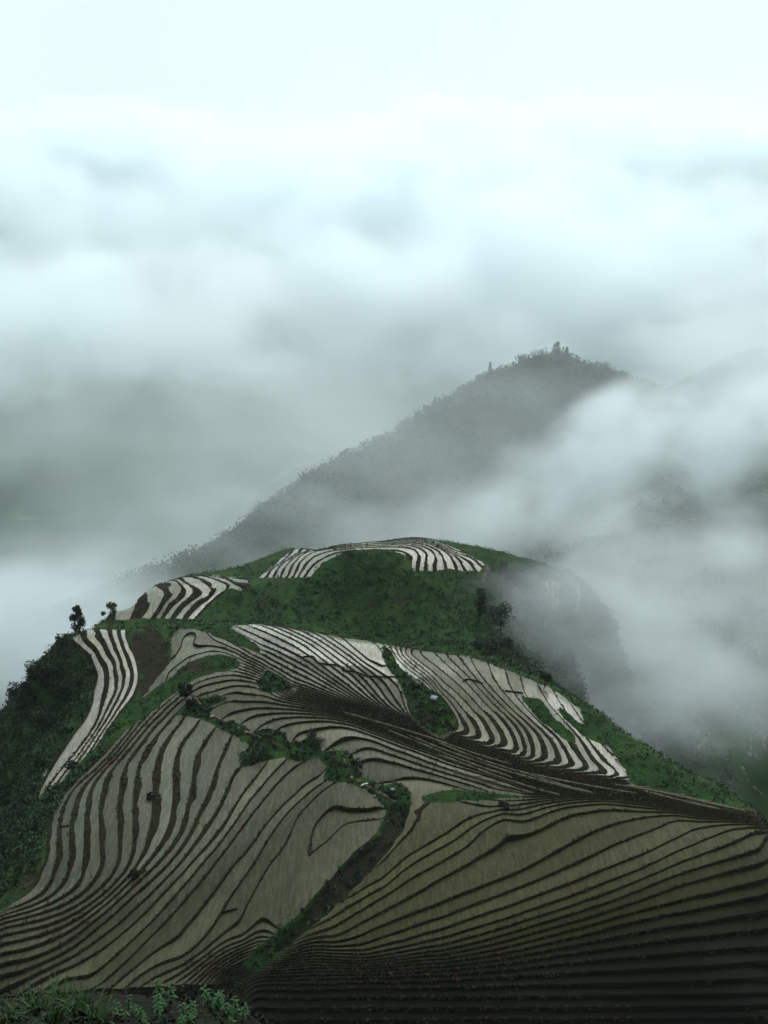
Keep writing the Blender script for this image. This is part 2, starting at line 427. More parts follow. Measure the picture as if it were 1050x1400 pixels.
# ------------------------------------------------------------------ the terrace edges, n counting upwards
MAIN_LINES = {
 0: [[(556,1110),(591,1096),(630,1096),(672,1106),(701,1103),(743,1094),(803,1088),(846,1089),(877,1094),(927,1106),(972,1115),(1032,1117)],
     [(526,1102),(501,1102),(464,1109),(437,1119),(427,1131),(424,1154),(412,1186),(385,1218),(352,1258),(330,1286)]],
 -1: [[(385,1290),(418,1262),(499,1219),(527,1205),(555,1173),(605,1145),(647,1117),(676,1110)]],
 -2: [[(430,1265),(506,1219),(562,1180),(612,1152),(654,1124),(688,1111)]],
 -3: [[(430,1278),(471,1258),(506,1237),(555,1205),(605,1180),(640,1159),(658,1137),(690,1116)]],
 -4: [[(453,1282),(513,1254),(562,1226),(612,1195),(658,1170),(680,1159),(722,1142),(775,1120),(828,1113),(891,1110),(934,1109)]],
 -5: [[(453,1293),(513,1268),(584,1244),(646,1219),(680,1205),(715,1191),(761,1166),(803,1142),(838,1126),(891,1117),(944,1113),(997,1117)]],
 -6: [[(471,1297),(559,1268),(630,1244),(680,1224),(733,1205),(803,1173),(856,1147),(909,1131),(962,1121),(1015,1120)]],
 -7: [[(486,1304),(580,1278),(680,1244),(750,1219),(821,1191),(877,1170),(927,1145),(979,1129),(1040,1122)]],
 -8: [[(600,1284),(680,1261),(750,1237),(821,1210),(905,1175),(941,1156),(990,1140),(1048,1126)]],
 -9: [[(500,1313),(600,1294),(680,1272),(786,1237),(856,1214),(905,1190),(962,1167),(1050,1137)]],
 -10: [[(680,1281),(786,1249),(856,1224),(927,1196),(997,1177),(1050,1163)]],
 -11: [[(600,1308),(680,1291),(786,1262),(856,1238),(927,1210),(979,1194),(1050,1176)]],
 -12: [[(680,1299),(786,1271),(856,1253),(927,1237),(979,1226),(1050,1208)]],
 -13: [[(600,1318),(680,1307),(786,1282),(891,1253),(962,1240),(1050,1221)]],
 -14: [[(680,1314),(786,1294),(891,1273),(962,1265),(1050,1249)]],
 -15: [[(365,1334),(560,1330),(680,1321),(786,1304),(891,1288),(979,1279),(1050,1272)]],
 -16: [[(680,1327),(786,1317),(891,1309),(979,1302),(1050,1298)]],
 -17: [[(345,1346),(500,1343),(680,1337),(821,1330),(927,1323),(1050,1317)]],
 -18: [[(345,1356),(500,1353),(680,1350),(856,1346),(1050,1340)]],
 -19: [[(345,1367),(450,1366),(680,1366),(1050,1361)]],
 -20: [[(345,1382),(450,1381),(680,1381),(1050,1377)]],
 -21: [[(345,1397),(450,1396),(680,1396),(1050,1393)]],
 1: [[(534,1072),(551,1066),(578,1064),(620,1074),(660,1084)],
     [(500,1085),(484,1072),(470,1067),(455,1068),(439,1079),(422,1099),(404,1119),(399,1139),(390,1158),(365,1186),(340,1235),(300,1283),(277,1303)]],
 2: [[(486,1046),(496,1040),(517,1038),(547,1044),(584,1055),(620,1066)],
     [(446,1069),(422,1084),(390,1111),(372,1134),(360,1154),(350,1178),(320,1217),(303,1247),(277,1283),(247,1313)]],
 3: [[(484,1032),(486,1026),(505,1022),(530,1030),(568,1044),(620,1061),(680,1080)],
     [(439,1062),(422,1069),(394,1097),(365,1129),(350,1153),(320,1183),(287,1230),(253,1270),(213,1300)]],
 4: [[(442,1028),(469,1016),(492,1013),(509,1015),(534,1026),(578,1044),(620,1057),(690,1077)],
     [(404,1042),(377,1072),(352,1102),(340,1116),(300,1173),(253,1230),(207,1280),(160,1327),(140,1345)]],
 5: [[(427,1003),(452,997),(484,999),(501,1005),(526,1015),(568,1030),(620,1050)],
     [(397,1039),(378,1052),(357,1077),(336,1102),(311,1140),(270,1190),(235,1232),(185,1285),(120,1340)]],
 6: [[(392,992),(420,986),(450,986),(473,988),(500,997),(540,1011),(568,1021),(620,1041),(700,1066)],
     [(368,1039),(353,1060),(334,1083),(317,1110),(300,1140),(260,1182),(230,1214),(180,1265),(133,1304),(43,1346)]],
 7: [[(366,989),(378,981),(410,978),(442,980),(484,988),(526,1005),(568,1020)],
     [(334,1045),(319,1056),(311,1077),(301,1102),(284,1125),(267,1150),(247,1180),(215,1216),(165,1264),(110,1303),(40,1340)]],
 8: [[(338,984),(351,977),(378,975),(420,977),(470,983),(530,1005)],
     [(317,1007),(303,1033),(296,1060),(282,1093),(269,1119),(257,1147),(230,1183),(195,1214),(145,1260),(88,1303),(20,1335)]],
 9: [[(311,978),(326,972),(357,969),(420,973),(470,980)],
     [(292,999),(273,1024),(265,1049),(263,1077),(254,1108),(247,1137),(227,1170),(202,1193),(160,1233),(110,1277),(60,1310),(0,1320)]],
 10: [[(290,970),(305,960),(330,957),(368,961),(420,969),(480,980)],
      [(267,995),(246,1018),(238,1047),(238,1077),(236,1108),(230,1135),(213,1167),(190,1192),(143,1237),(93,1275),(40,1298),(0,1308)]],
 11: [[(334,952),(368,954),(420,965),(480,978)],
      [(246,989),(227,1014),(215,1039),(210,1066),(210,1098),(205,1140),(190,1180),(165,1212),(125,1246),(80,1271),(33,1286),(0,1294)]],
 12: [[(292,947),(317,938),(345,936),(370,945)],
      [(240,975),(218,1002),(195,1031),(186,1059),(182,1094),(182,1147),(178,1178),(159,1210),(117,1243),(67,1267),(0,1282)]],
 13: [[(259,948),(284,935),(315,930),(342,934),(360,938)],
      [(226,980),(203,1002),(180,1036),(170,1059),(163,1094),(163,1147),(161,1178),(147,1210),(110,1236),(67,1256),(0,1271)]],
 14: [[(267,934),(294,925),(326,922),(353,929)],
      [(210,985),(176,1025),(153,1050),(140,1075),(136,1105),(136,1147),(138,1178),(128,1210),(100,1231),(60,1247),(0,1264)]],
 15: [[(266,929),(294,919),(320,917)],[(252,940),(200,984),(159,1036),(134,1059),(122,1084),(117,1115),(116,1157),(111,1199),(103,1218),(60,1240),(0,1258)]],
 16: [[(200,979),(147,1044),(117,1071),(101,1101),(96,1136),(96,1178),(84,1216),(45,1240),(0,1254)]],
 17: [[(170,1010),(134,1052),(105,1071),(84,1105),(78,1136),(78,1178),(65,1218),(35,1238),(0,1250)]],
 18: [[(163,1007),(130,1038),(84,1088),(67,1126),(63,1168),(44,1216),(0,1246)]],
 19: [[(200,940),(238,911),(263,894),(288,889),(309,891),(334,901),(357,914),(390,932)]],
 20: [[(200,948),(228,922),(240,904),(244,885),(254,868),(271,863)],[(268,889),(292,884),(315,889),(340,902),(370,918)]],
 21: [[(288,870),(309,883),(338,901),(368,914),(399,935),(431,943),(473,960),(505,974),(559,993),(640,1022)]],
 22: [[(305,872),(334,889),(374,912),(420,935),(462,953),(505,971)]],
 23: [[(320,876),(347,886),(378,901),(400,914),(431,932),(469,951),(500,967),(530,982)]],
 24: [[(355,888),(374,895),(405,911),(436,927),(469,946),(510,970)]],
 25: [[(311,860),(336,870),(355,882),(374,889),(401,904),(420,914),(455,934),(494,959),(535,982)]],
 26: [[(330,860),(368,877),(389,890),(413,899),(429,910),(448,925),(469,942),(494,958),(530,977),(570,995)]],
 27: [[(345,857),(385,873),(415,891),(437,908),(460,926),(500,957)]],
 28: [[(370,860),(400,873),(425,888),(446,906),(469,919),(494,942),(517,966),(542,983),(566,994)]],
 29: [[(385,862),(410,873),(436,889),(455,905),(475,918),(500,942),(530,970)]],
 30: [[(400,864),(427,876),(454,895),(467,907),(486,919),(505,939),(526,961),(547,978),(575,997)],
      [(600,945),(616,961),(627,977),(629,993),(621,1004),(611,1009)]],
 31: [[(415,864),(440,877),(466,894),(485,908),(503,921),(520,940),(535,962),(560,986)]],
 32: [[(425,863),(452,879),(472,892),(492,908),(510,918),(530,936),(545,960),(568,990)]],
 33: [[(440,864),(461,879),(484,896),(505,910),(526,921),(542,931),(553,954),(559,977),(584,1000)]],
 34: [[(469,872),(494,896),(508,910),(545,926),(580,940)]],
 29.001: [[(600,937),(624,957),(640,977),(647,993),(643,1007),(632,1013)]],
 28.001: [[(560,895),(600,927),(627,949),(645,969),(660,985),(665,999),(659,1012),(648,1017)]],
 27.001: [[(575,892),(600,912),(632,941),(656,966),(675,991),(684,1007),(677,1020),(664,1025)]],
 26.001: [[(598,896),(615,910),(635,929),(661,959),(683,981),(699,1001),(700,1017),(691,1029)]],
 25.001: [[(613,902),(643,928),(680,966),(704,992),(715,1013),(712,1030),(703,1037)]],
 24.001: [[(635,905),(648,925),(688,968),(712,989),(723,1012),(724,1039)]],
 23.001: [[(645,907),(659,930),(707,978),(733,1000),(739,1016),(735,1030),(727,1044)]],
 22.001: [[(672,913),(677,933),(712,973),(741,998),(757,1018),(757,1036),(744,1047)]],
 21.001: [[(693,925),(697,940),(728,980),(755,998),(773,1025),(773,1044),(765,1053)]],
 20.001: [[(713,932),(717,948),(739,985),(771,1008),(787,1033),(789,1059)]],
 19.001: [[(744,950),(750,960),(787,1001),(805,1029),(810,1063)]],
 18.001: [[(764,958),(773,972),(803,1012),(827,1045),(834,1070)]],
 17.001: [[(776,958),(796,985),(821,1015),(860,1071)]],
}
KNOLL_LINES = {
 0: [[(97,872),(101,879),(115,888),(125,900),(130,915),(134,930),(128,945),(126,965),(117,985),(98,1010),(73,1050),(53,1085)]],
 1: [[(118,864),(118,876),(130,885),(142,905),(147,915),(150,930),(145,955),(135,985),(114,1018),(80,1060)]],
 2: [[(134,854),(135,863),(145,880),(148,890),(158,905),(161,930),(160,945),(152,960),(140,985),(125,1010),(95,1050)]],
 3: [[(148,849),(153,865),(157,880),(165,898),(168,915),(172,920),(170,935),(162,955),(148,983)]],
 4: [[(163,848),(165,868),(171,888),(180,908),(183,928),(176,950),(160,972),(140,1002)]],
 5: [[(174,852),(176,875),(186,893),(191,913),(192,930),(184,952),(165,975)]],
}
BACK_LINES = {
 6: [[(194,813),(187,825),(183,838)]],
 5: [[(213,802),(227,811),(221,824),(213,837)]],
 4: [[(242,796),(250,807),(244,818),(231,828),(223,840)]],
 3: [[(248,795),(265,806),(263,816),(248,827),(236,841)]],
 2: [[(273,794),(290,807),(284,818),(269,824),(252,843)]],
 1: [[(292,793),(315,801),(290,820),(267,845)]],
 0: [[(310,793),(332,805)]],
}
TOP_LINES = {
 9: [[(410,786),(425,764),(450,754),(473,751),(500,749),(530,748),(560,749),(572,757),(569,778)]],
 8: [[(404,785),(414,764),(440,752),(480,748),(530,745),(565,746),(583,757),(580,778)]],
 7: [[(396,785),(404,767),(425,753),(470,747),(530,743),(570,744),(596,757),(592,776)]],
 6: [[(386,786),(393,772),(415,754),(460,746.5),(517,742),(575,742),(604,757),(608,776)]],
 5: [[(376,788),(382,776),(400,762)],[(590,745),(614,757),(622,776)]],
 4: [[(366,789),(371,781)],[(600,748),(625,761),(634,779)]],
 3: [[(612,753),(638,766),(646,777)]],
 2: [[(645,764),(656,774)]],
}
def fit_lines(lines, step, dlim, lam):
    pts, val = [], []
    for k, ls in lines.items():
        for l in ls:
            p = resample(smooth_line(l, 1), step)
            pts.append(p); val.append(np.full(len(p), round(k)))
    pts = np.concatenate(pts); val = np.concatenate(val)
    W = first_hit(pts[:, 0], pts[:, 1])
    ok = ~np.isnan(W[:, 0]) & (W[:, 1] > dlim[0]) & (W[:, 1] < dlim[1])
    ok &= ~((val >= 13) & (val <= 18) & (pts[:, 0] < 200) & (pts[:, 1] > 990) & (W[:, 2] < -101.5))      # sight lines that slipped past the crest
    W, val = W[ok], val[ok]
    # drop points that fall on top of each other
    key = np.unique(np.round(W[:, :2] / 0.5).astype(int), axis=0, return_index=True)[1]
    return W[key, :2], val[key]
SN = np.array([1.0, 0.7]) / 20.0
def field(lines, step, dlim, lam):
    P, v = fit_lines(lines, step, dlim, lam)
    return tps_fit(P * SN, v, lam)
main_fit = field(MAIN_LINES, 11, (80, 204), 0.013)
knoll_fit = field(KNOLL_LINES, 9, (120, 205), 0.001)
back_fit = field(BACK_LINES, 6, (205, 300), 0.001)
top_fit = field(TOP_LINES, 6, (200, 300), 0.001)

# ------------------------------------------------------------------ where there are fields (outlines in the photograph's pixels, read on the land)
MAIN_AREA = [(-30,1262),(0,1246),(44,1216),(63,1168),(67,1126),(84,1088),(130,1038),(163,1007),(200,979),(248,941),(266,929),(295,920),(325,914),(330,908),(322,900),(300,894),(268,900),(240,920),(200,951),(186,958),(195,948),(215,928),(233,905),(235,885),(234,872),(245,858),(270,861),(290,868),(300,873),(320,880),(352,893),(358,888),(340,872),(312,860),(320,855),(335,855),(400,850),(470,862),(520,878),(560,878),(620,890),(690,915),(750,940),(793,968),(800,990),(789,986),(768,966),(762,970),(776,986),(800,1008),(832,1020),(852,1050),(866,1073),(910,1080),(1000,1102),(1050,1111),(1100,1118),(1100,1405),(325,1405),(338,1345),(330,1337),(300,1345),(200,1349),(130,1352),(0,1362),(-30,1365)]
KNOLL_AREA = [(97,873),(120,860),(140,850),(172,842),(175,860),(176,880),(188,898),(193,930),(185,952),(160,980),(130,1022),(80,1072),(50,1094),(58,1060),(95,1010),(118,980),(125,960),(131,930),(122,903),(103,886)]
BACK_AREA = [(140,848),(168,820),(200,803),(220,793),(245,789),(300,787),(340,791),(350,800),(330,807),(316,803),(291,823),(268,847),(230,846),(190,846)]
TOP_AREA = [(352,790),(380,768),(407,747),(463,738),(517,733),(560,730),(588,735),(622,749),(664,771),(655,782),(640,781),(612,778),(592,781),(565,780),(558,760),(530,751),(473,754),(442,768),(425,790)]
TURF = [
 [(240,978),(262,958),(292,950),(312,955),(290,966),(286,984),(312,984),(332,990),(345,1003),(362,996),(386,1000),(400,1018),(424,1006),(438,1014),(440,1032),(460,1026),(482,1030),(486,1046),(492,1060),(520,1074),(545,1070),(562,1084),(560,1110),(552,1135),(530,1165),(500,1200),(455,1243),(410,1282),(350,1330),(328,1322),(360,1290),(408,1252),(436,1218),(470,1180),(492,1158),(516,1139),(528,1103),(506,1085),(482,1070),(460,1067),(442,1067),(446,1045),(434,1036),(410,1041),(390,1036),(366,1040),(334,1048),(328,1034),(342,1018),(318,1006),(296,995),(282,985),(262,980)],
 [(352,932),(365,916),(380,923),(402,941),(382,947),(355,946)],
 [(520,884),(534,888),(546,912),(560,927),(600,948),(613,968),(624,986),(606,1009),(585,998),(572,986),(557,960),(547,936),(527,910)],
 [(575,1091),(600,1082),(627,1080),(667,1083),(712,1089),(680,1093),(621,1096),(585,1099)],
 [(712,950),(738,956),(758,980),(785,1006),(792,1024),(765,1006),(740,986),(722,968)],
]
DITCH = [(530,1098),(560,1104),(556,1136),(530,1165),(500,1200),(455,1243),(410,1282),(385,1300),(372,1294),(408,1252),(436,1218),(470,1180),(492,1158),(516,1139),(526,1118)]
FOOT = [(-40,1366),(130,1349),(300,1341),(332,1334),(348,1340),(348,1420),(-40,1420)]
BARE = [(178,864),(215,858),(232,875),(233,905),(205,948),(190,956),(192,925),(186,895),(177,880)]
PATHS = [[(258,938),(266,956),(290,980),(335,1000),(372,1016),(405,1032)],[(468,1030),(472,1046),(466,1058)],[(478,1063),(500,1074),(526,1088),(540,1098)]]

def build_land():
    x, y = GX.ravel(), GY.ravel()
    zb = tps_eval(base_fit, np.stack([x, y], 1) * SC)
    px, py, dep = project(x, y, zb)
    n = tps_eval(main_fit, np.stack([x, y], 1) * SN)
    m = sd_poly(px, py, MAIN_AREA)
    for g in TURF:
        m = np.minimum(m, -sd_poly(px, py, g))
    m = np.where((y > 84) & (y < 204), m, -50)
    bankf = np.zeros_like(x)                       # extra width of the grassy banks, metres
    # the strips on the left flank and the next rise
    for fit, area, (d0, d1), bw in ((knoll_fit, KNOLL_AREA, (140, 208), 1.5), (back_fit, BACK_AREA, (208, 275), 2.0), (top_fit, TOP_AREA, (208, 300), 0.7)):
        s = sd_poly(px, py, area)
        sel = (s > -12) & (y > d0) & (y < d1)
        if fit is knoll_fit:
            sel &= ~(m > -1)
        nn = tps_eval(fit, np.stack([x[sel], y[sel]], 1) * SN)
        n[sel] = nn; m[sel] = s[sel]; bankf[sel] = bw
    m = m / dep * 0 + m * dep / F                  # to metres
    w = lambda poly, soft: np.clip(sd_poly(px, py, poly) / soft + 0.5, 0, 1)
    near = (y < 206)
    bankf = np.where(near & (bankf == 0), 0.8 * w([(70,1060),(200,1000),(300,1040),(280,1120),(190,1180),(110,1190),(60,1190),(60,1150)], 90)
                     + 1.5 * w([(610,985),(700,985),(770,1000),(860,1060),(850,1090),(740,1060),(600,1020)], 30), bankf)
    N2 = n.reshape(NY, NX); Z2 = zb.reshape(NY, NX)
    ny_, nx_ = np.gradient(N2, DX); zy_, zx_ = np.gradient(Z2, DX)
    gn = np.sqrt(nx_ ** 2 + ny_ ** 2)
    gn = np.maximum(gn, 0.06)
    st = np.clip(0.7 * (nx_ * zx_ + ny_ * zy_) / gn ** 2, 0.10, 0.85)
    for _ in range(3):
        st[1:-1, 1:-1] = (st[1:-1, 1:-1] * 4 + st[:-2, 1:-1] + st[2:, 1:-1] + st[1:-1, :-2] + st[1:-1, 2:]) / 8
        gn[1:-1, 1:-1] = (gn[1:-1, 1:-1] * 4 + gn[:-2, 1:-1] + gn[2:, 1:-1] + gn[1:-1, :-2] + gn[1:-1, 2:]) / 8
    gn, st = gn.ravel(), st.ravel()
    # wavering edges
    n = n + fbm(x / 3.0, y / 3.0, 4) * 0.17 * np.clip(gn * 1.5, 0.2, 0.9)
    wb = 0.14 * (1 + 1.6 * fbm(x / 1.6, y / 1.6, 3))
    wr = (0.11 + bankf) * (1 + 2.0 * fbm(x / 4 + 40, y / 4, 4))
    wr = np.maximum(wr, 0.12)
    m = m + 0.9 * fbm(x / 1.5, y / 1.5, 3)
    # tone of the water: silver where clear, tan where planted, vignette painted in below
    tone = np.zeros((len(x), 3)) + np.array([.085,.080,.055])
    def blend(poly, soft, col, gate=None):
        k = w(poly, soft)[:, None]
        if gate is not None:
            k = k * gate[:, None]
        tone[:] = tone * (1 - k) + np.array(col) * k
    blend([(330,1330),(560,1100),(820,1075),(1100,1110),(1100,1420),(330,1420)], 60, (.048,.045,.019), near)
    blend([(520,1330),(800,1240),(1100,1180),(1100,1420),(400,1420)], 110, (.0095,.0102,.0024), near)  # painted vignette: tone falls off towards the lower right
    blend([(300,1330),(700,1318),(1100,1300),(1100,1430),(200,1430)], 50, (.0030,.0034,.0010), near)  # bottom edge near black, vignette shade held in the tone
    blend([(0,1270),(240,1200),(440,1060),(530,1100),(330,1340),(0,1360)], 60, (.048,.047,.029), near)  # planted colour, lowered a little as painted vignette
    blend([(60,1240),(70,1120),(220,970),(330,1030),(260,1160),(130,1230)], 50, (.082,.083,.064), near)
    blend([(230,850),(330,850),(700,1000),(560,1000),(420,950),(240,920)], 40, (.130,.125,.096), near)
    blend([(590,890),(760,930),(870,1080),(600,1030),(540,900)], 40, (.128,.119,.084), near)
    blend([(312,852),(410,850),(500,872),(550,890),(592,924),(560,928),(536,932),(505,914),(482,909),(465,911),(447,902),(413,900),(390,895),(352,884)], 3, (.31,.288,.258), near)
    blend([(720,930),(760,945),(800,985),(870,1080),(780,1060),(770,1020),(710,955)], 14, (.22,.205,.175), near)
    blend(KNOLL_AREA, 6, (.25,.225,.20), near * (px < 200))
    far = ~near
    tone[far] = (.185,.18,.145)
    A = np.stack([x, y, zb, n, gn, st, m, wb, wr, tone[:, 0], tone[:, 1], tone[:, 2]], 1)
    i = np.arange(NX - 1)[None, :] + np.arange(NY - 1)[:, None] * NX
    i = i.ravel()
    T = np.concatenate([np.stack([i, i + 1, i + NX + 1], 1), np.stack([i, i + NX + 1, i + NX], 1)])
    return A, T
A_LAND, T_LAND = build_land()
TRI = A_LAND[T_LAND]
fields, turf = clip(TRI, TRI[:, :, 6])

def widths(wb, wr, W):
    wb = np.maximum(wb, 0.05)
    return np.minimum(wb, 0.2 * W), np.maximum(np.minimum(wr, np.where(wr > 0.6, 0.42, 0.34) * W), 0.05)
def heights(T, k, zone):
    """lift the corners of one terrace's pieces to the flat tread, its lip and its bank"""
    n, gn, st, m, wb, wr = (T[:, :, j] for j in range(3, 9))
    f = np.clip(n - k, 0, 1)
    W = 1.0 / gn
    wbe, wre = widths(wb, wr, W)
    lo, hi = f * W, (1 - f) * W
    z = -(f - 0.5) * st
    if zone == 'lip':
        z = z + 0.14 * np.clip((wbe - lo) / (0.45 * wbe), 0, 1)
    elif zone == 'bank':
        t = np.clip(1 - hi / wre, 0, 1)
        z = z + (st + 0.14) * t
    T[:, :, 2] += z * np.clip(m / 1.2, 0, 1)
    return T
waters, banks = [], []
nmin, nmax = fields[:, :, 3].min(1), fields[:, :, 3].max(1)
for k in range(int(math.floor(nmin.min())), int(math.ceil(nmax.max()))):
    T = fields[(nmin < k + 1) & (nmax > k)]
    if not len(T):
        continue
    T, _ = clip(T, T[:, :, 3] - k)
    T, _ = clip(T, k + 1 - T[:, :, 3])
    if not len(T):
        continue
    def loc(T):
        f = T[:, :, 3] - k; W = 1.0 / T[:, :, 4]
        wbe, wre = widths(T[:, :, 7], T[:, :, 8], W)
        return f * W, (1 - f) * W, wbe, wre
    lo, hi, wbe, wre = loc(T)
    Bk, T = clip(T, wre - hi)
    lo, hi, wbe, wre = loc(T)
    Lp, Wt = clip(T, wbe - lo)
    lo, hi, wbe, wre = loc(Lp)
    La, Lb = clip(Lp, wbe * 0.55 - lo)
    for q, zone in ((Bk, 'bank'), (La, 'lip'), (Lb, 'lip')):
        if len(q):
            banks.append(heights(q, k, zone))
    if len(Wt):
        waters.append(heights(Wt, k, 'tread'))

# each paddy is its own sheet of water
def components(nv, Fc):
    par = np.arange(nv)
    while True:
        mn = par[Fc].min(1)
        new = par.copy()
        for c in range(3):
            np.minimum.at(new, Fc[:, c], mn)
        new = new[new]
        if (new == par).all():
            return par
        par = new
nw = 0
for Tw in waters:
    V, Fc = weld(Tw)
    lab = components(len(V), Fc)
    fl = lab[Fc[:, 0]]
    tri = V[Fc][:, :, :2]
    ar = 0.5 * np.abs((tri[:, 1, 0] - tri[:, 0, 0]) * (tri[:, 2, 1] - tri[:, 0, 1]) - (tri[:, 2, 0] - tri[:, 0, 0]) * (tri[:, 1, 1] - tri[:, 0, 1]))
    ids, inv = np.unique(fl, return_inverse=True)
    area = np.bincount(inv, ar)
    for q, idn in enumerate(ids):
        ff = Fc[inv == q]
        if area[q] < 1.2:                      # scraps too small to flood stay grass
            banks.append(V[ff])
            continue
        u, rem = np.unique(ff, return_inverse=True)
        v = V[u]
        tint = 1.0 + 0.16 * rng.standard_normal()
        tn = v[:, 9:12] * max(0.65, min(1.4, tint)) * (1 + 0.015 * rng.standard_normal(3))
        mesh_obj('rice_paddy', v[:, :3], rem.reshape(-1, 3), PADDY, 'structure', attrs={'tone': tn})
        nw += 1
# banks and lips of the whole hill: one sheet of soil and grass
Vb, Fb = weld(np.concatenate(banks))
Vt, Ft = weld(turf)
bump = 0.9 * fbm(Vt[:, 0] / 4, Vt[:, 1] / 4, 5) + 0.5 * fbm(Vt[:, 0] / 1.1, Vt[:, 1] / 1.1, 2)
Vt[:, 2] += bump * np.clip(-Vt[:, 6] / 1.5, 0, 1)
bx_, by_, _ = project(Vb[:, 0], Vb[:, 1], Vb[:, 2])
vignetted = ((by_ + 0.12 * (bx_ - 525) + 40 * fbm(Vb[:, 0] / 3, Vb[:, 1] / 3, 3) > 1275) & (bx_ > 300))[Fb].all(1)  # banks low in the frame that carry the painted vignette
mesh_obj('terraced_hill', Vb[:, :3], Fb[~vignetted], BANK, 'structure')
mesh_obj('vignetted_terrace_banks', Vb[:, :3], Fb[vignetted], VIGNETTE_SOIL, 'structure')
dx_, dy_, _ = project(Vt[:, 0], Vt[:, 1], Vt[:, 2])
in_ditch = ((sd_poly(dx_, dy_, DITCH) > 0) | (sd_poly(dx_, dy_, FOOT) > 0)) & (Vt[:, 1] < 200)
in_bare = (sd_poly(dx_, dy_, BARE) + 10 * fbm(Vt[:, 0] / 2, Vt[:, 1] / 2, 3) > 0) & (Vt[:, 1] < 206)
Vt[:, 2] -= 0.9 * in_ditch * np.clip(-Vt[:, 6] / 0.8, 0, 1)
fd, fb = in_ditch[Ft].all(1), in_bare[Ft].all(1)
mesh_obj('hillside', Vt[:, :3], Ft[~fd & ~fb], GREEN, 'structure', smooth=True)
mesh_obj('stream_bed', Vt[:, :3], Ft[fd], BED, 'structure', smooth=True)
mesh_obj('bare_slope', Vt[:, :3], Ft[fb & ~fd], BANK, 'structure', smooth=True)

sub = weld(fields)
sub[0][:, 2] -= 0.75
mesh_obj('subsoil', sub[0][:, :3], sub[1], BANK, 'structure')
print('paddies', nw, 'bank tris', len(Fb), 'turf', len(Ft))

# ------------------------------------------------------------------ the mountains round about
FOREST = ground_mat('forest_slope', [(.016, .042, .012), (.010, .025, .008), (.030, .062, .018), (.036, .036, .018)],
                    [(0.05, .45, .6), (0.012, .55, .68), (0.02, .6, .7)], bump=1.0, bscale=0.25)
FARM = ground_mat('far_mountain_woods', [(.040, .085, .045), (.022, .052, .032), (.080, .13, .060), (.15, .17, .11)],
                  [(0.012, .45, .6), (0.006, .55, .66), (0.02, .66, .72)], bump=1.0, bscale=0.05)  # lightened and blued: extra haze mixed into the woods' own colour
SOIL = ground_mat('viewpoint_soil', [(.006, .006, .003), (.008, .012, .004), (.011, .007, .004)], [(1.5, .48, .6), (0.7, .55, .65)], bump=0.8, bscale=3)

def crest_pts(seq):
    return np.array([at_d(a, b, d) for a, b, d in seq])
def crest_field(x, y, C, slope, soft=10):
    """height under a crest line C that falls away on both sides"""
    out = np.full(x.shape, -1e9)
    for a, b in zip(C[:-1], C[1:]):
        e = b[:2] - a[:2]
        t = np.clip(((x - a[0]) * e[0] + (y - a[1]) * e[1]) / (e @ e), 0, 1)
        d = np.hypot(x - a[0] - t * e[0], y - a[1] - t * e[1])
        z = a[2] + (b[2] - a[2]) * t - slope * (np.sqrt(d * d + soft * soft) - soft)
        out = np.maximum(out, z)
    return out
RIDGE = crest_pts([(120,830,405),(210,790,430),(265,768,445),(330,745,462),(415,692,500),(480,638,540),(540,607,570),(600,568,610),(650,537,640),(690,513,660),(735,494,672),(765,492,685),(820,506,700),(870,522,720),(960,560,770),(1060,600,830)])
RIGHT = crest_pts([(845,745,395),(905,722,430),(960,660,500),(1005,596,570),(1050,480,780),(1130,440,950)])
def z_ridge(x, y):
    return crest_field(x, y, RIDGE, 0.78, 12) + 14 * fbm(x / 60, y / 60, 5) * 1.0 + 4 * fbm(x / 9, y / 9, 3)
def z_right(x, y):
    return crest_field(x, y, RIGHT, 0.62, 14) + 22 * fbm(x / 70 + 9, y / 70, 5) + 3 * fbm(x / 9, y / 9, 3)
def z_far(x, y):
    yy = y + 0.10 * x + 160 * fbm(x / 420 + 3, y / 900, 3)
    z = -345 + 0.285 * np.clip(yy - 900, 0, 1060) - 0.15 * np.clip(yy - 2100, 0, 900)
    return z + 150 * fbm(x / 330, y / 330, 6) * np.clip((yy - 850) / 300, 0.1, 1)
def z_valley(x, y):
    d = np.hypot(np.maximum(np.maximum(X0 + 30 - x, x - X1 + 30), 0), np.maximum(np.maximum(70 - y, y - Y1 + 30), 0))
    return np.maximum(-215 - 0.5 * d, -350) + 16 * fbm(x / 90, y / 90, 4)
def height_obj(name, fn, x0, x1, y0, y1, step, mat):
    xs, ys = np.arange(x0, x1 + step, step), np.arange(y0, y1 + step, step)
    A, B = np.meshgrid(xs, ys)
    Z = fn(A.ravel(), B.ravel())
    V = np.stack([A.ravel(), B.ravel(), Z], 1)
    n = len(xs)
    i = (np.arange(n - 1)[None] + np.arange(len(ys) - 1)[:, None] * n).ravel()
    return mesh_obj(name, V, np.stack([i, i + 1, i + n + 1, i + n], 1), mat, 'structure', smooth=True)
height_obj('wooded_ridge', z_ridge, -330, 420, 260, 960, 4.0, FOREST)
height_obj('right_mountainside', z_right, 20, 560, 200, 1050, 4.0, FOREST)
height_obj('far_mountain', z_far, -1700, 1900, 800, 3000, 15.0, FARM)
height_obj('valley', z_valley, -1700, 1900, -60, 860, 12.0, FOREST)

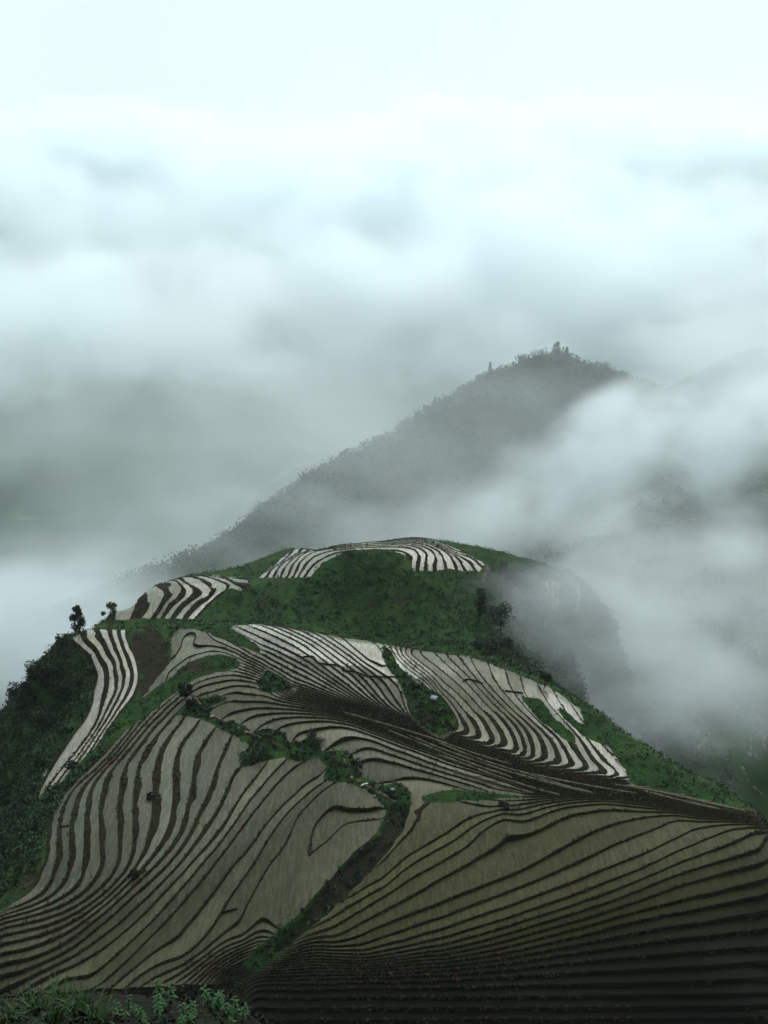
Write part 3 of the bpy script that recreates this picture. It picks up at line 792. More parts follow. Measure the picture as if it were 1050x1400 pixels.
# the hillside the picture is taken from: it drops away below the camera and climbs behind it
def z_view(x, y):
    yy = y + 0.02 * x * x * np.exp(-np.abs(x) / 12) * 0.4 + 1.0 * fbm(x / 5, y / 5, 3)
    lip = 8.2 - 0.16 * np.clip(x + 3, -10, 12)                      # the edge runs nearer on the right
    z = -1.85 - 0.80 * np.clip(yy, 0, lip) - 1.9 * np.clip(yy - lip, 0, 44) - 0.5 * np.clip(yy - lip - 44, 0, 200)
    z = z - 1.3 * np.clip((x + 1.5) / 1.3, 0, 1.0)
    z = z + 0.86 * np.clip(-yy - 2, 0, 400)
    return np.maximum(z + 6 * fbm(x / 60, y / 60, 4) * np.clip(np.abs(yy - 4) / 30, 0, 1) + 0.25 * fbm(x, y, 3), -128)
def z_view_near(x, y):
    return z_view(x, y)
g1 = np.concatenate([np.arange(-420, -20, 10), np.arange(-20, 20, 0.5), np.arange(20, 421, 10)])
g2 = np.concatenate([np.arange(-320, -6, 8), np.arange(-6, 16, 0.35), np.arange(16, 74, 3)])
A_, B_ = np.meshgrid(g1, g2)
i_ = (np.arange(len(g1) - 1)[None] + np.arange(len(g2) - 1)[:, None] * len(g1)).ravel()
mesh_obj('viewpoint_hill', np.stack([A_.ravel(), B_.ravel(), z_view(A_.ravel(), B_.ravel())], 1), np.stack([i_, i_ + 1, i_ + len(g1) + 1, i_ + len(g1)], 1), SOIL, 'structure', smooth=True)

# ------------------------------------------------------------------ air
def haze_box(x0, x1, y0, y1, z0, z1, dens):
    V = np.array([(x, y, z) for z in (z0, z1) for y in (y0, y1) for x in (x0, x1)], float)
    Fc = np.array([(0, 2, 3, 1), (4, 5, 7, 6), (0, 1, 5, 4), (2, 6, 7, 3), (0, 4, 6, 2), (1, 3, 7, 5)])
    m = bpy.data.materials.new('haze'); m.use_nodes = True
    nt = m.node_tree
    nt.nodes.remove(nt.nodes['Principled BSDF'])
    v = nd(nt, 'ShaderNodeVolumePrincipled')
    v.inputs['Color'].default_value = (.93, .97, .98, 1)
    v.inputs['Density'].default_value = dens
    v.inputs['Anisotropy'].default_value = 0.3
    nt.links.new(v.outputs[0], nt.nodes['Material Output'].inputs['Volume'])
    return mesh_obj('haze', V, Fc, m, 'stuff')
haze_box(-1800, 2000, -330, 3100, -480, 300, 0.00006)

def ico(sub=2):
    import bmesh
    bm = bmesh.new()
    bmesh.ops.create_icosphere(bm, subdivisions=sub, radius=1.0)
    me = bpy.data.meshes.new('mist')
    bm.to_mesh(me); bm.free()
    return me
def mist(px, py, d, rx, ry, rz, dens, nscale=90.0, amp=1.0, edge=0.15, roll=0.0, yaw=0.0, stretch=(1, 1, 1.8), step=0.0, col=(.94, .985, 1.0)):
    """a bank of cloud: soft towards its rim, torn by noise of nscale metres"""
    me = ico()
    o = bpy.data.objects.new('mist', me)
    COL.objects.link(o)
    o.location = at_d(px, py, d)
    o.scale = (rx, ry, rz)
    o.rotation_euler = (0, roll, yaw)
    o['kind'] = 'stuff'
    m = bpy.data.materials.new('mist'); m.use_nodes = True
    nt = m.node_tree
    nt.nodes.remove(nt.nodes['Principled BSDF'])
    tc = nd(nt, 'ShaderNodeTexCoord')
    ln = nd(nt, 'ShaderNodeVectorMath', operation='LENGTH')
    nt.links.new(tc.outputs['Object'], ln.inputs[0])
    fall = rng_map(nt, ln.outputs['Value'], 1.0, edge, 0.0, 1.0)
    mp = nd(nt, 'ShaderNodeMapping')
    mp.inputs['Scale'].default_value = (rx / nscale * stretch[0], ry / nscale * stretch[1], rz / nscale * stretch[2])
    mp.inputs['Location'].default_value = (px * .37, py * .21, d * .13)
    nt.links.new(tc.outputs['Object'], mp.inputs['Vector'])
    t = nd(nt, 'ShaderNodeTexNoise')
    t.inputs['Scale'].default_value = 1.0; t.inputs['Detail'].default_value = 5; t.inputs['Roughness'].default_value = 0.55
    nt.links.new(mp.outputs[0], t.inputs['Vector'])
    nz_ = rng_map(nt, t.outputs['Fac'], .28, .72, -amp, amp)
    ad = nd(nt, 'ShaderNodeMath', operation='ADD')
    nt.links.new(fall, ad.inputs[0]); nt.links.new(nz_, ad.inputs[1])
    ss = nd(nt, 'ShaderNodeMapRange', interpolation_type='SMOOTHSTEP')
    ss.inputs['From Min'].default_value = 0.1; ss.inputs['From Max'].default_value = 1.1
    nt.links.new(ad.outputs[0], ss.inputs['Value'])
    m1 = nd(nt, 'ShaderNodeMath', operation='MULTIPLY')      # never any density on the rim itself
    nt.links.new(ss.outputs['Result'], m1.inputs[0])
    nt.links.new(rng_map(nt, ln.outputs['Value'], 1.0, 0.75), m1.inputs[1])
    m2 = nd(nt, 'ShaderNodeMath', operation='MULTIPLY')
    nt.links.new(m1.outputs[0], m2.inputs[0]); m2.inputs[1].default_value = dens
    v = nd(nt, 'ShaderNodeVolumePrincipled')
    v.inputs['Color'].default_value = (*col, 1)
    v.inputs['Anisotropy'].default_value = 0.35
    nt.links.new(m2.outputs[0], v.inputs['Density'])
    nt.links.new(v.outputs[0], nt.nodes['Material Output'].inputs['Volume'])
    me.materials.append(m)
    return o
mist(850, 640, 500, 165, 95, 42, 0.028, 55, 0.8, roll=R(-24), stretch=(1, 1, 1.3))
mist(610, 735, 390, 75, 60, 26, 0.009, 40, 0.8, roll=R(-15))
mist(45, 860, 350, 125, 90, 40, 0.026, 55, 0.5)
mist(890, 872, 226, 55, 44, 56, 0.026, 24, 0.6, edge=0.0)
mist(960, 830, 340, 90, 70, 60, 0.009, 40, 0.7)
mist(1010, 640, 450, 90, 60, 60, 0.007, 45, 0.9)
mist(1050, 480, 640, 120, 100, 55, 0.020, 60, 0.6)
mist(600, 600, 470, 170, 60, 75, 0.0028, 60, 0.6)
mist(480, 740, 400, 130, 60, 28, 0.008, 45, 0.8)
mist(400, 610, 640, 520, 270, 190, 0.0038, 100, 0.5)
mist(780, 400, 1050, 460, 220, 130, 0.026, 100, 0.7, stretch=(1, 1, 1.2))
mist(90, 440, 950, 340, 180, 85, 0.022, 80, 0.8, stretch=(1, 1, 1.1))
mist(400, 340, 1350, 1100, 300, 180, 0.018, 105, 0.75, stretch=(1, 1, 1.1))
mist(760, 250, 1650, 1400, 250, 160, 0.022, 130, 0.6, stretch=(1, 1, 1.2))
mist(100, 225, 1650, 700, 200, 110, 0.016, 100, 1.0, stretch=(1, 1, 1.1))

# ------------------------------------------------------------------ leaves
def leaf_mat(name, rough=0.6):
    m, nt, b = new_mat(name)
    at = nd(nt, 'ShaderNodeAttribute', attribute_name='tone')
    nt.links.new(at.outputs['Color'], b.inputs['Base Color'])
    b.inputs['Roughness'].default_value = rough
    b.inputs['Specular IOR Level'].default_value = 0.2
    return m
LEAF = leaf_mat('leaves')
BARK = ground_mat('bark', [(.022, .016, .010), (.040, .032, .022)], [(6, .45, .6)], bump=0.6, bscale=12)

def leaf_quads(P, size, tone, droop=0.0, aspect=0.55, up=0.35):
    """a diamond leaf at every point of P"""
    n = len(P)
    a = rng.standard_normal((n, 3)); a[:, 2] += up
    a /= np.linalg.norm(a, axis=1)[:, None]
    b = rng.standard_normal((n, 3))
    b -= (b * a).sum(1)[:, None] * a
    b /= np.linalg.norm(b, axis=1)[:, None]
    sz = (np.asarray(size) * (0.7 + 0.6 * rng.random(n)))[:, None] * 0.5
    V = np.stack([P - a * sz, P + b * sz * aspect, P + a * sz, P - b * sz * aspect], 1).reshape(-1, 3)
    Fc = np.arange(n * 4).reshape(n, 4)
    return V, Fc, np.repeat(tone, 4, 0)
def ball(n, flat=1.0):
    d = rng.standard_normal((n, 3)); d /= np.linalg.norm(d, axis=1)[:, None]
    r = rng.random(n) ** 0.45
    return d * r[:, None] * np.array([1, 1, flat])
def scatter_leaves(name, P, rad, per, size, col, var=0.35, flat=0.7, kind='stuff'):
    """leaf clumps of radius rad at the points P"""
    n = len(P)
    off = ball(n * per, flat) * np.repeat(rad, per)[:, None]
    Q = np.repeat(P, per, 0) + off
    Q[:, 2] += np.repeat(rad, per) * 0.35
    ct = np.clip(1 + var * rng.standard_normal((n, 1)), 0.35, 2.2) * np.array(col)[None] * (1 + 0.12 * rng.standard_normal((n, 3)))
    t = np.repeat(ct, per, 0) * np.clip(1 + 0.25 * rng.standard_normal((n * per, 1)), 0.4, 1.8)
    V, Fc, t = leaf_quads(Q, np.repeat(np.broadcast_to(size, (n,)), per), np.clip(t, 0.001, 0.3))
    return mesh_obj(name, V, Fc, LEAF, kind, attrs={'tone': t})
def sample_tris(V, Fc, n, weight):
    a, b, c = V[Fc[:, 0], :3], V[Fc[:, 1], :3], V[Fc[:, 2], :3]
    ar = np.linalg.norm(np.cross(b - a, c - a), axis=1) * weight((a + b + c) / 3)
    k = rng.choice(len(Fc), n, p=ar / ar.sum())
    u, v = rng.random(n), rng.random(n)
    fl = u + v > 1
    u[fl], v[fl] = 1 - u[fl], 1 - v[fl]
    return a[k] + (b[k] - a[k]) * u[:, None] + (c[k] - a[k]) * v[:, None]
def in_view(c):
    px, py, dp = project(c[:, 0], c[:, 1], c[:, 2])
    return ((px > -60) & (px < 1110) & (py > 700) & (py < 1420)).astype(float) + 1e-6
def w_near_poly(c, poly, soft):
    px, py, dp = project(c[:, 0], c[:, 1], c[:, 2])
    return np.clip(sd_poly(px, py, poly) / soft + 0.5, 0, 1)
DOME = [(330,800),(400,790),(440,770),(480,752),(540,758),(570,785),(650,785),(690,790),(800,860),(800,940),(640,890),(500,878),(300,850),(270,845)]
LEFT_SLOPE = [(-40,920),(60,890),(97,870),(125,905),(132,930),(115,985),(60,1060),(50,1095),(160,1010),(65,1130),(60,1180),(-40,1260)]
# low grass and fern over every uncultivated slope
P = sample_tris(Vt, Ft, 15000, lambda c: in_view(c) * (0.3 + (c[:, 1] < 215)) * (1 - 0.9 * w_near_poly(c, DITCH, 3)) * (1 - 0.8 * w_near_poly(c, BARE, 4)))
scatter_leaves('undergrowth', P, 0.45 + 0.4 * rng.random(len(P)), 8, 0.42, (.015, .040, .009), 0.35)
# taller scrub: the dome, the left slope, the gullies
P = sample_tris(Vt, Ft, 2600, lambda c: in_view(c) * w_near_poly(c, DOME, 10) * (c[:, 1] > 205) * (fbm(c[:, 0] / 9, c[:, 1] / 9, 3) > -0.12) + 1e-9)
scatter_leaves('scrub', P, 0.6 + 0.9 * rng.random(len(P)) ** 2, 24, 0.46, (.016, .046, .010), 0.30)
FLANK = [(690,778),(800,785),(890,860),(870,960),(760,955),(700,930),(680,860)]
P = sample_tris(Vt, Ft, 1500, lambda c: in_view(c) * w_near_poly(c, FLANK, 10) * (c[:, 1] > 200) + 1e-9)
scatter_leaves('scrub', P, 0.8 + 1.6 * rng.random(len(P)) ** 2, 30, 0.6, (.012, .030, .009), 0.35)
P = sample_tris(Vt, Ft, 1500, lambda c: in_view(c) * w_near_poly(c, LEFT_SLOPE, 8) * (c[:, 1] < 215) + 1e-9)
scatter_leaves('scrub', P, 0.7 + 1.1 * rng.random(len(P)) ** 1.5, 34, 0.5, (.008, .024, .006), 0.40)
P = sample_tris(Vt, Ft, 420, lambda c: in_view(c) * (w_near_poly(c, TURF[0], 4) * 1.0 + w_near_poly(c, TURF[2], 4) + w_near_poly(c, TURF[1], 4)) * (c[:, 1] < 200) * (1 - 0.75 * w_near_poly(c, DITCH, 3)) + 1e-9)
scatter_leaves('scrub', P, 0.3 + 0.5 * rng.random(len(P)) ** 2, 30, 0.36, (.008, .017, .005), 0.5)
# weeds on the banks between the paddies
P = sample_tris(Vb, Fb, 16000, lambda c: in_view(c) * (fbm(c[:, 0] / 6, c[:, 1] / 6, 3) > -0.05))
scatter_leaves('bank_weeds', P, 0.12 + 0.28 * rng.random(len(P)) ** 2, 6, 0.28, (.014, .019, .006), 0.5)
P = sample_tris(Vb, Fb, 7000, lambda c: in_view(c) * (fbm(c[:, 0] / 14 + 7, c[:, 1] / 9, 3) > 0.03))
scatter_leaves('bank_weeds', P, 0.12 + 0.2 * rng.random(len(P)) ** 2, 6, 0.26, (.044, .017, .008), 0.4)
# woods on the ridge in the mist and on the mountainside to the right
def forest(fn, box, n, rad, per, size, col, keep):
    x = box[0] + (box[1] - box[0]) * rng.random(n * 3); y = box[2] + (box[3] - box[2]) * rng.random(n * 3)
    z = fn(x, y)
    px, py, dp = project(x, y, z)
    k = np.where((px > -40) & (px < 1090) & keep(x, y, z, px, py))[0][:n]
    P = np.stack([x, y, z], 1)[k]
    return scatter_leaves('woods', P, rad * (0.6 + 0.8 * rng.random(len(P))), per, size, col, 0.22, 0.9)
forest(z_ridge, (-160, 300, 380, 830), 6500, 3.4, 26, 1.5, (.016, .044, .012), lambda x, y, z, px, py: (z > -235) & (fbm(x / 30, y / 30, 3) > -0.2))
forest(z_right, (60, 420, 260, 700), 3600, 3.2, 22, 1.4, (.015, .040, .011), lambda x, y, z, px, py: (z > -260) & (fbm(x / 30 + 5, y / 30, 3) > -0.05))

# ------------------------------------------------------------------ narrow strips and paths lying on the slopes
def turf_bump(x, y):
    return 0.9 * fbm(x / 4, y / 4, 5) + 0.5 * fbm(x / 1.1, y / 1.1, 2)
def ribbon(name, line, width, lift, mat, tone=None, fn=None, wob=0.25, rng_d=(60, 320)):
    p = resample(smooth_line(line, 2), 5)
    W = first_hit(p[:, 0], p[:, 1], *rng_d) if fn is None else hit_fn(fn, p[:, 0], p[:, 1], *rng_d)
    W = W[~np.isnan(W[:, 0])]
    if len(W) < 2:
        return None
    t = np.gradient(W[:, :2], axis=0)
    t /= np.linalg.norm(t, axis=1)[:, None] + 1e-9
    nrm = np.stack([-t[:, 1], t[:, 0]], 1)
    ww = width * (1 + wob * rng.standard_normal(len(W))) * np.minimum(1, np.minimum(np.arange(len(W)) + 0.5, np.arange(len(W))[::-1] + 0.5) / 2.0)
    z = W[:, 2] + lift
    L = np.concatenate([W[:, :2] - nrm * ww[:, None] / 2, z[:, None]], 1); Rr = np.concatenate([W[:, :2] + nrm * ww[:, None] / 2, z[:, None]], 1)
    dn = np.array([0, 0, 0.6 + lift])
    V = np.concatenate([L, Rr, L - dn, Rr - dn]); n = len(W)
    i = np.arange(n - 1)
    Fc = np.concatenate([np.stack([i, i + 1, i + n + 1, i + n], 1), np.stack([i, i + 2 * n, i + 2 * n + 1, i + 1], 1), np.stack([i + n, i + n + 1, i + 3 * n + 1, i + 3 * n], 1)])
    return mesh_obj(name, V, Fc, mat, 'structure', attrs={'tone': np.tile(np.array(tone if tone is not None else (.1, .1, .1)), (len(V), 1))})
def hit_fn(fn, px, py, dmin, dmax):
    dx, dy, dz = ray(px, py)
    res = np.full(len(px), np.nan); prev = None
    for d in np.arange(dmin, dmax, 1.0):
        t = d / dy
        g = dz * t - fn(dx * t, np.full(len(px), d))
        if prev is not None:
            h = np.isnan(res) & (g < 0) & (prev >= 0)
            res[h] = d
        prev = g
    t = res / dy
    return np.stack([dx * t, dy * t, dz * t], -1)
for l in [[(600,1017),(653,1039),(712,1057),(773,1076),(813,1086)], [(600,1033),(640,1048),(680,1063),(733,1080),(765,1088)],
          [(560,1007),(600,1024),(680,1052),(740,1069),(800,1084)], [(530,999),(580,1020),(640,1044),(700,1064)], [(620,1055),(690,1075),(730,1086)],
          [(856,1075),(909,1085),(997,1106),(1030,1112)], [(880,1083),(940,1098),(985,1108)], [(840,1074),(880,1080),(950,1094),(1010,1108)],
          [(470,975),(530,992),(580,1007),(640,1029),(700,1047)], [(700,1054),(760,1067),(830,1080),(870,1086)]]:
    ribbon('rice_paddy', l, 0.26, 0.30, PADDY, (.085, .075, .05), wob=0.4)
PATH = ground_mat('trodden_path', [(.075, .066, .045), (.03, .028, .016)], [(1.2, .45, .6)])
for l in PATHS:
    ribbon('path', l, 0.55, 0.22, PATH, wob=0.6)
ribbon('path', [(664,774),(667,780),(662,790),(660,800)], 0.9, 0.5, PATH)
for l in [[(755,797),(754,812),(756,832)],[(763,797),(761,815),(758,834)],[(789,800),(791,815),(786,838)],[(747,797),(748,815)]]:
    ribbon('rice_paddy', l, 1.2, 0.6, PADDY, (.26, .25, .21))
for l in [[(1012,1015),(1018,1022),(1026,1036)],[(1030,1000),(1022,1018),(1030,1032),(1040,1040)],[(1046,1008),(1040,1016),(1048,1026)],[(1018,875),(1020,892)],[(1032,878),(1034,892),(1040,900)],
          [(940,970),(966,990),(968,1006),(955,1024),(940,1034)],[(945,980),(955,1000),(948,1018)],[(1000,960),(1012,975)],[(960,950),(975,968)],[(1010,1045),(1020,1060)],[(1020,1066),(1046,1090)],[(990,985),(1000,1000)]]:
    ribbon('rice_paddy', l, 1.5, 0.6, PADDY, (.13, .125, .11), fn=lambda x, y: np.maximum(z_right(x, y), z_valley(x, y)), rng_d=(215, 700))

RIVER = ground_mat('river', [(.13, .15, .13), (.08, .095, .08)], [(0.05, .45, .6)], rough=0.3)
p = resample(smooth_line([(478,618),(430,632),(388,648),(374,662),(346,672),(341,690),(322,716),(300,738)], 2), 5)
W = hit_fn(z_far, p[:, 0], p[:, 1], 780, 1800)
W = W[~np.isnan(W[:, 0])]
t = np.gradient(W[:, :2], axis=0); t /= np.linalg.norm(t, axis=1)[:, None] + 1e-9
nr = np.stack([-t[:, 1], t[:, 0], 0 * t[:, 0]], 1) * (3.5 + 2 * np.sin(np.arange(len(W)) * 0.7))[:, None]
V = np.concatenate([W - nr + [0, 0, 2.5], W + nr + [0, 0, 2.5]]); i_ = np.arange(len(W) - 1)
mesh_obj('river', V, np.stack([i_, i_ + 1, i_ + len(W) + 1, i_ + len(W)], 1), RIVER, 'structure')

for l in [[(82,1131),(95,1130)],[(186,1199),(200,1190)],[(303,1248),(325,1243)],
          [(413,899),(430,897),(433,907),(447,909),(465,910),(468,918),(485,918),(500,925),(517,926),(560,926)],
          [(632,933),(640,928),(660,935)],[(690,945),(715,948)]]:
    ribbon('bund', l, 0.2, 0.26, BANK, wob=0.3)

# ------------------------------------------------------------------ trees
def tube(pts, rad, k=7):
    pts = np.asarray(pts, float); n = len(pts)
    V = []
    for i in range(n):
        d = pts[min(i + 1, n - 1)] - pts[max(i - 1, 0)]
        d /= np.linalg.norm(d) + 1e-9
        u = np.cross(d, [0.3, 1, 0.1]); u /= np.linalg.norm(u) + 1e-9
        w = np.cross(d, u)
        for j in range(k):
            a = 2 * math.pi * j / k
            V.append(pts[i] + rad[i] * (u * math.cos(a) + w * math.sin(a)))
    Fc = [(i * k + j, i * k + (j + 1) % k, (i + 1) * k + (j + 1) % k, (i + 1) * k + j) for i in range(n - 1) for j in range(k)]
    return np.array(V), np.array(Fc)
def join(parts):
    V, Fc, o = [], [], 0
    for v, f in parts:
        V.append(v); Fc.append(f + o); o += len(v)
    return np.concatenate(V), np.concatenate(Fc)
def root(name, loc, label, cat, group=None):
    o = bpy.data.objects.new(name, None)
    COL.objects.link(o)
    o.location = loc
    o.empty_display_size = 0.3
    return tag(o, label, cat, group)
def tree(name, loc, H, W, kind, label, col=(.010, .022, .008), leaves=420, leaf=None, group=None, cat='tree', lean=0.0):
    o = root(name, loc, label, cat, group)
    leaf = leaf or H * 0.085
    top = np.array([lean * H, 0, H])
    stem = [np.array([0, 0, -0.4]) + (top + [0, 0, 0.4]) * t + np.array([math.sin(t * 5 + H), math.cos(t * 4), 0]) * 0.02 * H * (t > 0) for t in np.linspace(0, 0.92, 6)]
    parts = [tube(stem, np.linspace(0.035 * H, 0.006 * H, 6))]
    C, rad = [], []
    if kind == 'cone':
        for t in np.linspace(0.16, 0.97, 11):
            r = W * 0.5 * (1.02 - t) ** 0.75
            for a in range(3):
                an = random.uniform(0, 6.3)
                C.append(top * t + np.array([math.cos(an), math.sin(an), random.uniform(-.1, .1)]) * r * 0.55); rad.append(max(r * 0.6, 0.05 * H))
    elif kind == 'column':
        for t in np.linspace(0.2, 0.95, 8):
            r = W * 0.5 * (0.55 + 0.55 * math.sin(math.pi * min(1, t * 0.9 + 0.1)))
            for a in range(2):
                an = random.uniform(0, 6.3)
                C.append(top * t + np.array([math.cos(an), math.sin(an), 0]) * r * 0.5); rad.append(r * random.uniform(.45, .7))
    else:
        m = 6 if kind == 'sparse' else 11
        for a in range(m):
            an = random.uniform(0, 6.3); e = random.uniform(-.35, .9)
            c = np.array([math.cos(an) * W * 0.36, math.sin(an) * W * 0.36, 0]) * math.cos(e) + top * ((0.42 + 0.4 * e) if cat == 'bush' else (0.58 + 0.32 * e))
            C.append(c); rad.append(W * random.uniform(.14, .26) * (0.8 if kind == 'sparse' else 1.1))
    for c in C[::2]:
        b = top * min(0.8, max(0.12, c[2] / H - 0.16))
        parts.append(tube([b, b * 0.4 + c * 0.6 + [0, 0, 0.02 * H], c], [0.014 * H, 0.009 * H, 0.004 * H], 5))
    V, Fc = join(parts)
    mesh_obj('trunk', V, Fc, BARK, None, o)
    per = max(4, leaves // len(C))
    C = np.array(C); rad = np.array(rad)
    off = ball(len(C) * per, 0.85) * np.repeat(rad, per)[:, None]
    Q = np.repeat(C, per, 0) + off
    t = np.repeat(np.clip(1 + 0.35 * rng.standard_normal((len(C), 1)), .5, 1.7), per, 0) * np.array(col) * np.clip(1 + 0.3 * rng.standard_normal((len(Q), 1)), .4, 1.9)
    V, Fc, t = leaf_quads(Q, np.full(len(Q), leaf), np.clip(t, .001, .2))
    mesh_obj('crown', V, Fc, LEAF, None, o, {'tone': t})
    return o
def land_at(px, py):
    h = first_hit([px], [py])[0]
    return h
def px_size(loc):
    return project(loc[0], loc[1], loc[2])[2] / F

def crest_at(px):
    """a point on the ridge's skyline under picture column px"""
    q = project(RIDGE[:, 0], RIDGE[:, 1], RIDGE[:, 2])[0]
    c = np.array([np.interp(px, q, RIDGE[:, k]) for k in range(3)])
    best = None
    for e in np.linspace(-30, 30, 41):          # the highest line of sight across the crest
        x, y = c[0] * (1 + e / c[1]), c[1] + e
        z = z_ridge(np.array([x]), np.array([y]))[0]
        v = -project(x, y, z)[1]
        if best is None or v > best[0]:
            best = (v, np.array([x, y, z]))
    return best[1]
DARK = (.008, .018, .007)
MIDG = (.012, .026, .008)
for (a, b, h, w, kind, col, lab, grp) in [
  (108, 866, 36, 17, 'column', DARK, 'dark upright tree standing alone at the left tip of the silvery terraces, against white mist', None),
  (152, 843, 18, 26, 'sparse', MIDG, 'feathery bush on the skyline at the left end of the pale upper strips', 'bushes on the upper skyline'),
  (168, 832, 14, 22, 'sparse', MIDG, 'lower, farther right of the two feathery skyline bushes beside the pale upper strips', 'bushes on the upper skyline'),
  (254, 958, 25, 17, 'round', DARK, 'small dark tree at the top of the weedy gully on the left', None),
  (262, 968, 14, 13, 'round', DARK, 'low dark bush at the foot of the small gully tree', None),
  (681, 798, 32, 22, 'round', DARK, 'dark tree breaking the skyline at the right end of the dome terraces', None),
  (694, 800, 22, 22, 'round', DARK, 'shorter dark tree just right of the one that breaks the dome skyline', None),
  (656, 842, 36, 17, 'column', DARK, 'dark narrow tree on the dome, below the pale footpath', None),
  (684, 868, 40, 36, 'round', DARK, 'largest dark round tree on the right flank of the green dome', None),
  (664, 902, 30, 30, 'round', DARK, 'dark bushy tree just above the right striped fields, at the foot of the dome', None),
  (684, 896, 26, 28, 'round', DARK, 'dark bushy tree under the largest round tree of the dome', None),
  (735, 822, 22, 18, 'round', MIDG, 'grey tree half lost in mist left of the hanging pale strips', 'trees fading in the right-hand mist'),
  (787, 892, 26, 13, 'column', MIDG, 'thin grey tree farthest right in the mist beyond the dome', 'trees fading in the right-hand mist'),
  (745, 940, 22, 16, 'round', MIDG, 'grey tree in mist just behind the crest of the right striped fields', 'trees fading in the right-hand mist'),
  (782, 944, 16, 13, 'round', MIDG, 'small grey tree in mist above the right end of the striped fields', 'trees fading in the right-hand mist'),
  (86, 884, 20, 16, 'round', MIDG, 'small tree on the left slope skyline nearest the lone upright tree', 'trees along the left slope skyline'),
  (66, 896, 18, 20, 'round', MIDG, 'second tree down the left slope skyline from the lone upright tree', 'trees along the left slope skyline'),
  (42, 912, 26, 26, 'round', DARK, 'dark rounded tree midway down the left slope skyline', 'trees along the left slope skyline'),
  (12, 940, 34, 30, 'sparse', MIDG, 'thin feathery tree at the left edge, lowest on the slope skyline', 'trees along the left slope skyline'),
  (56, 936, 34, 32, 'round', DARK, 'broad dark tree below the skyline on the upper left slope', 'trees on the left slope'),
  (30, 968, 34, 30, 'round', DARK, 'dark tree near the left edge, below the feathery edge tree', 'trees on the left slope'),
  (84, 962, 30, 28, 'round', MIDG, 'leafy green tree on the left slope closest to the silvery strips', 'trees on the left slope'),
  (58, 1002, 30, 30, 'round', DARK, 'lowest dark tree in the middle of the left slope', 'trees on the left slope'),
  (96, 1052, 13, 14, 'round', DARK, 'dark bush on the grassy crest above the left striped field, higher one', 'bushes on the left grassy crest'),
  (40, 1100, 16, 18, 'round', DARK, 'dark bush on the grassy crest above the left striped field, lower one', 'bushes on the left grassy crest'),
  (206, 1093, 10, 9, 'round', DARK, 'small dark bush on a bank in the middle of the left striped field', 'bushes on paddy banks'),
  (184, 1198, 8, 12, 'round', DARK, 'flat dark bush on a bank where the left field lines crowd together', 'bushes on paddy banks'),
  (688, 1104, 7, 14, 'round', DARK, 'dark bush at the right end of the bright green wedge', 'bushes on paddy banks'),
  (432, 1014, 12, 24, 'round', DARK, 'dark overhanging bush at the left tip of the small curved paddies, beside the gully', 'bushes in the gully'),
  (356, 1036, 14, 26, 'round', DARK, 'dark bush filling the gully bend left of the path', 'bushes in the gully'),
  (488, 1052, 16, 16, 'round', DARK, 'dark bush just above the white sheet at the path junction', 'bushes in the gully'),
  (478, 765, 13, 26, 'round', (.018, .045, .012), 'bright green bush crowning the dome under its top terrace', None),
]:
    p = land_at(a, b)
    if np.isnan(p[0]):
        print('no ground for', lab); continue
    u = px_size(p) * 1.12
    big = h > 20 and 'bush' not in lab.split()
    tree('tree' if big else 'bush', tuple(p), h * u, w * u, kind, lab, col, 1500 if big else 520, 0.34 if h < 18 else 0.46, grp, 'tree' if big else 'bush')
for (a, h, w, kind, lab) in [
  (760, 16, 9, 'column', 'tallest grey tree, dead centre on the misty peak'),
  (774, 12, 9, 'cone', 'smaller pointed tree just right of the tallest one on the misty peak'),
  (709, 9, 8, 'sparse', 'wispy bare tree on the left shoulder of the misty peak'),
  (669, 17, 8, 'cone', 'pointed tree standing at the left end of the misty peak'),
  (594, 14, 10, 'cone', 'faint pointed tree midway down the misty ridge'),
  (582, 10, 10, 'round', 'faint rounded tree beside the pointed one midway down the misty ridge'),
  (471, 12, 12, 'sparse', 'spreading wispy tree on the lower misty ridge, above the valley'),
  (416, 17, 7, 'cone', 'slender spire-like tree lowest on the misty ridge'),
]:
    p = crest_at(a)
    u = px_size(p) * 1.1
    tree('tree', tuple(p - [0, 0, 1.0]), h * u * 0.85 + 1.5, w * u, kind, lab, (.010, .020, .008), 360, 1.3, 'trees on the misty ridge')

# ------------------------------------------------------------------ small things by the path
WHITE = ground_mat('plastic_sheet', [(.75, .76, .76), (.60, .62, .62)], [(3, .45, .6)], rough=0.5)
STONE = ground_mat('pale_stone', [(.20, .19, .17), (.12, .115, .10)], [(4, .45, .6)], bump=0.5)
def at_turf(a, b, lift=0.0):
    p = land_at(a, b)
    p[2] += turf_bump(p[0:1], p[1:2])[0] + lift
    return p
p = at_turf(498, 1074, 0.25)
k = 9
uu, vv = np.meshgrid(np.linspace(-1, 1, k), np.linspace(-1, 1, k))
V = np.stack([uu.ravel() * 0.62 + vv.ravel() * 0.25, vv.ravel() * 0.30 + uu.ravel() * 0.22, 0.28 * (1 - np.maximum(abs(uu), abs(vv)).ravel()) ** 0.5 + 0.12 * rng.random(k * k)], 1)
i_ = (np.arange(k - 1)[None] + np.arange(k - 1)[:, None] * k).ravel()
o = mesh_obj('plastic_sheet', V, np.stack([i_, i_ + 1, i_ + k + 1, i_ + k], 1), WHITE)
o.location = p
md = o.modifiers.new('thickness', 'SOLIDIFY'); md.thickness = 0.02
tag(o, 'crumpled white plastic sheet lying at the path junction beside the rounded paddy', 'plastic sheet')
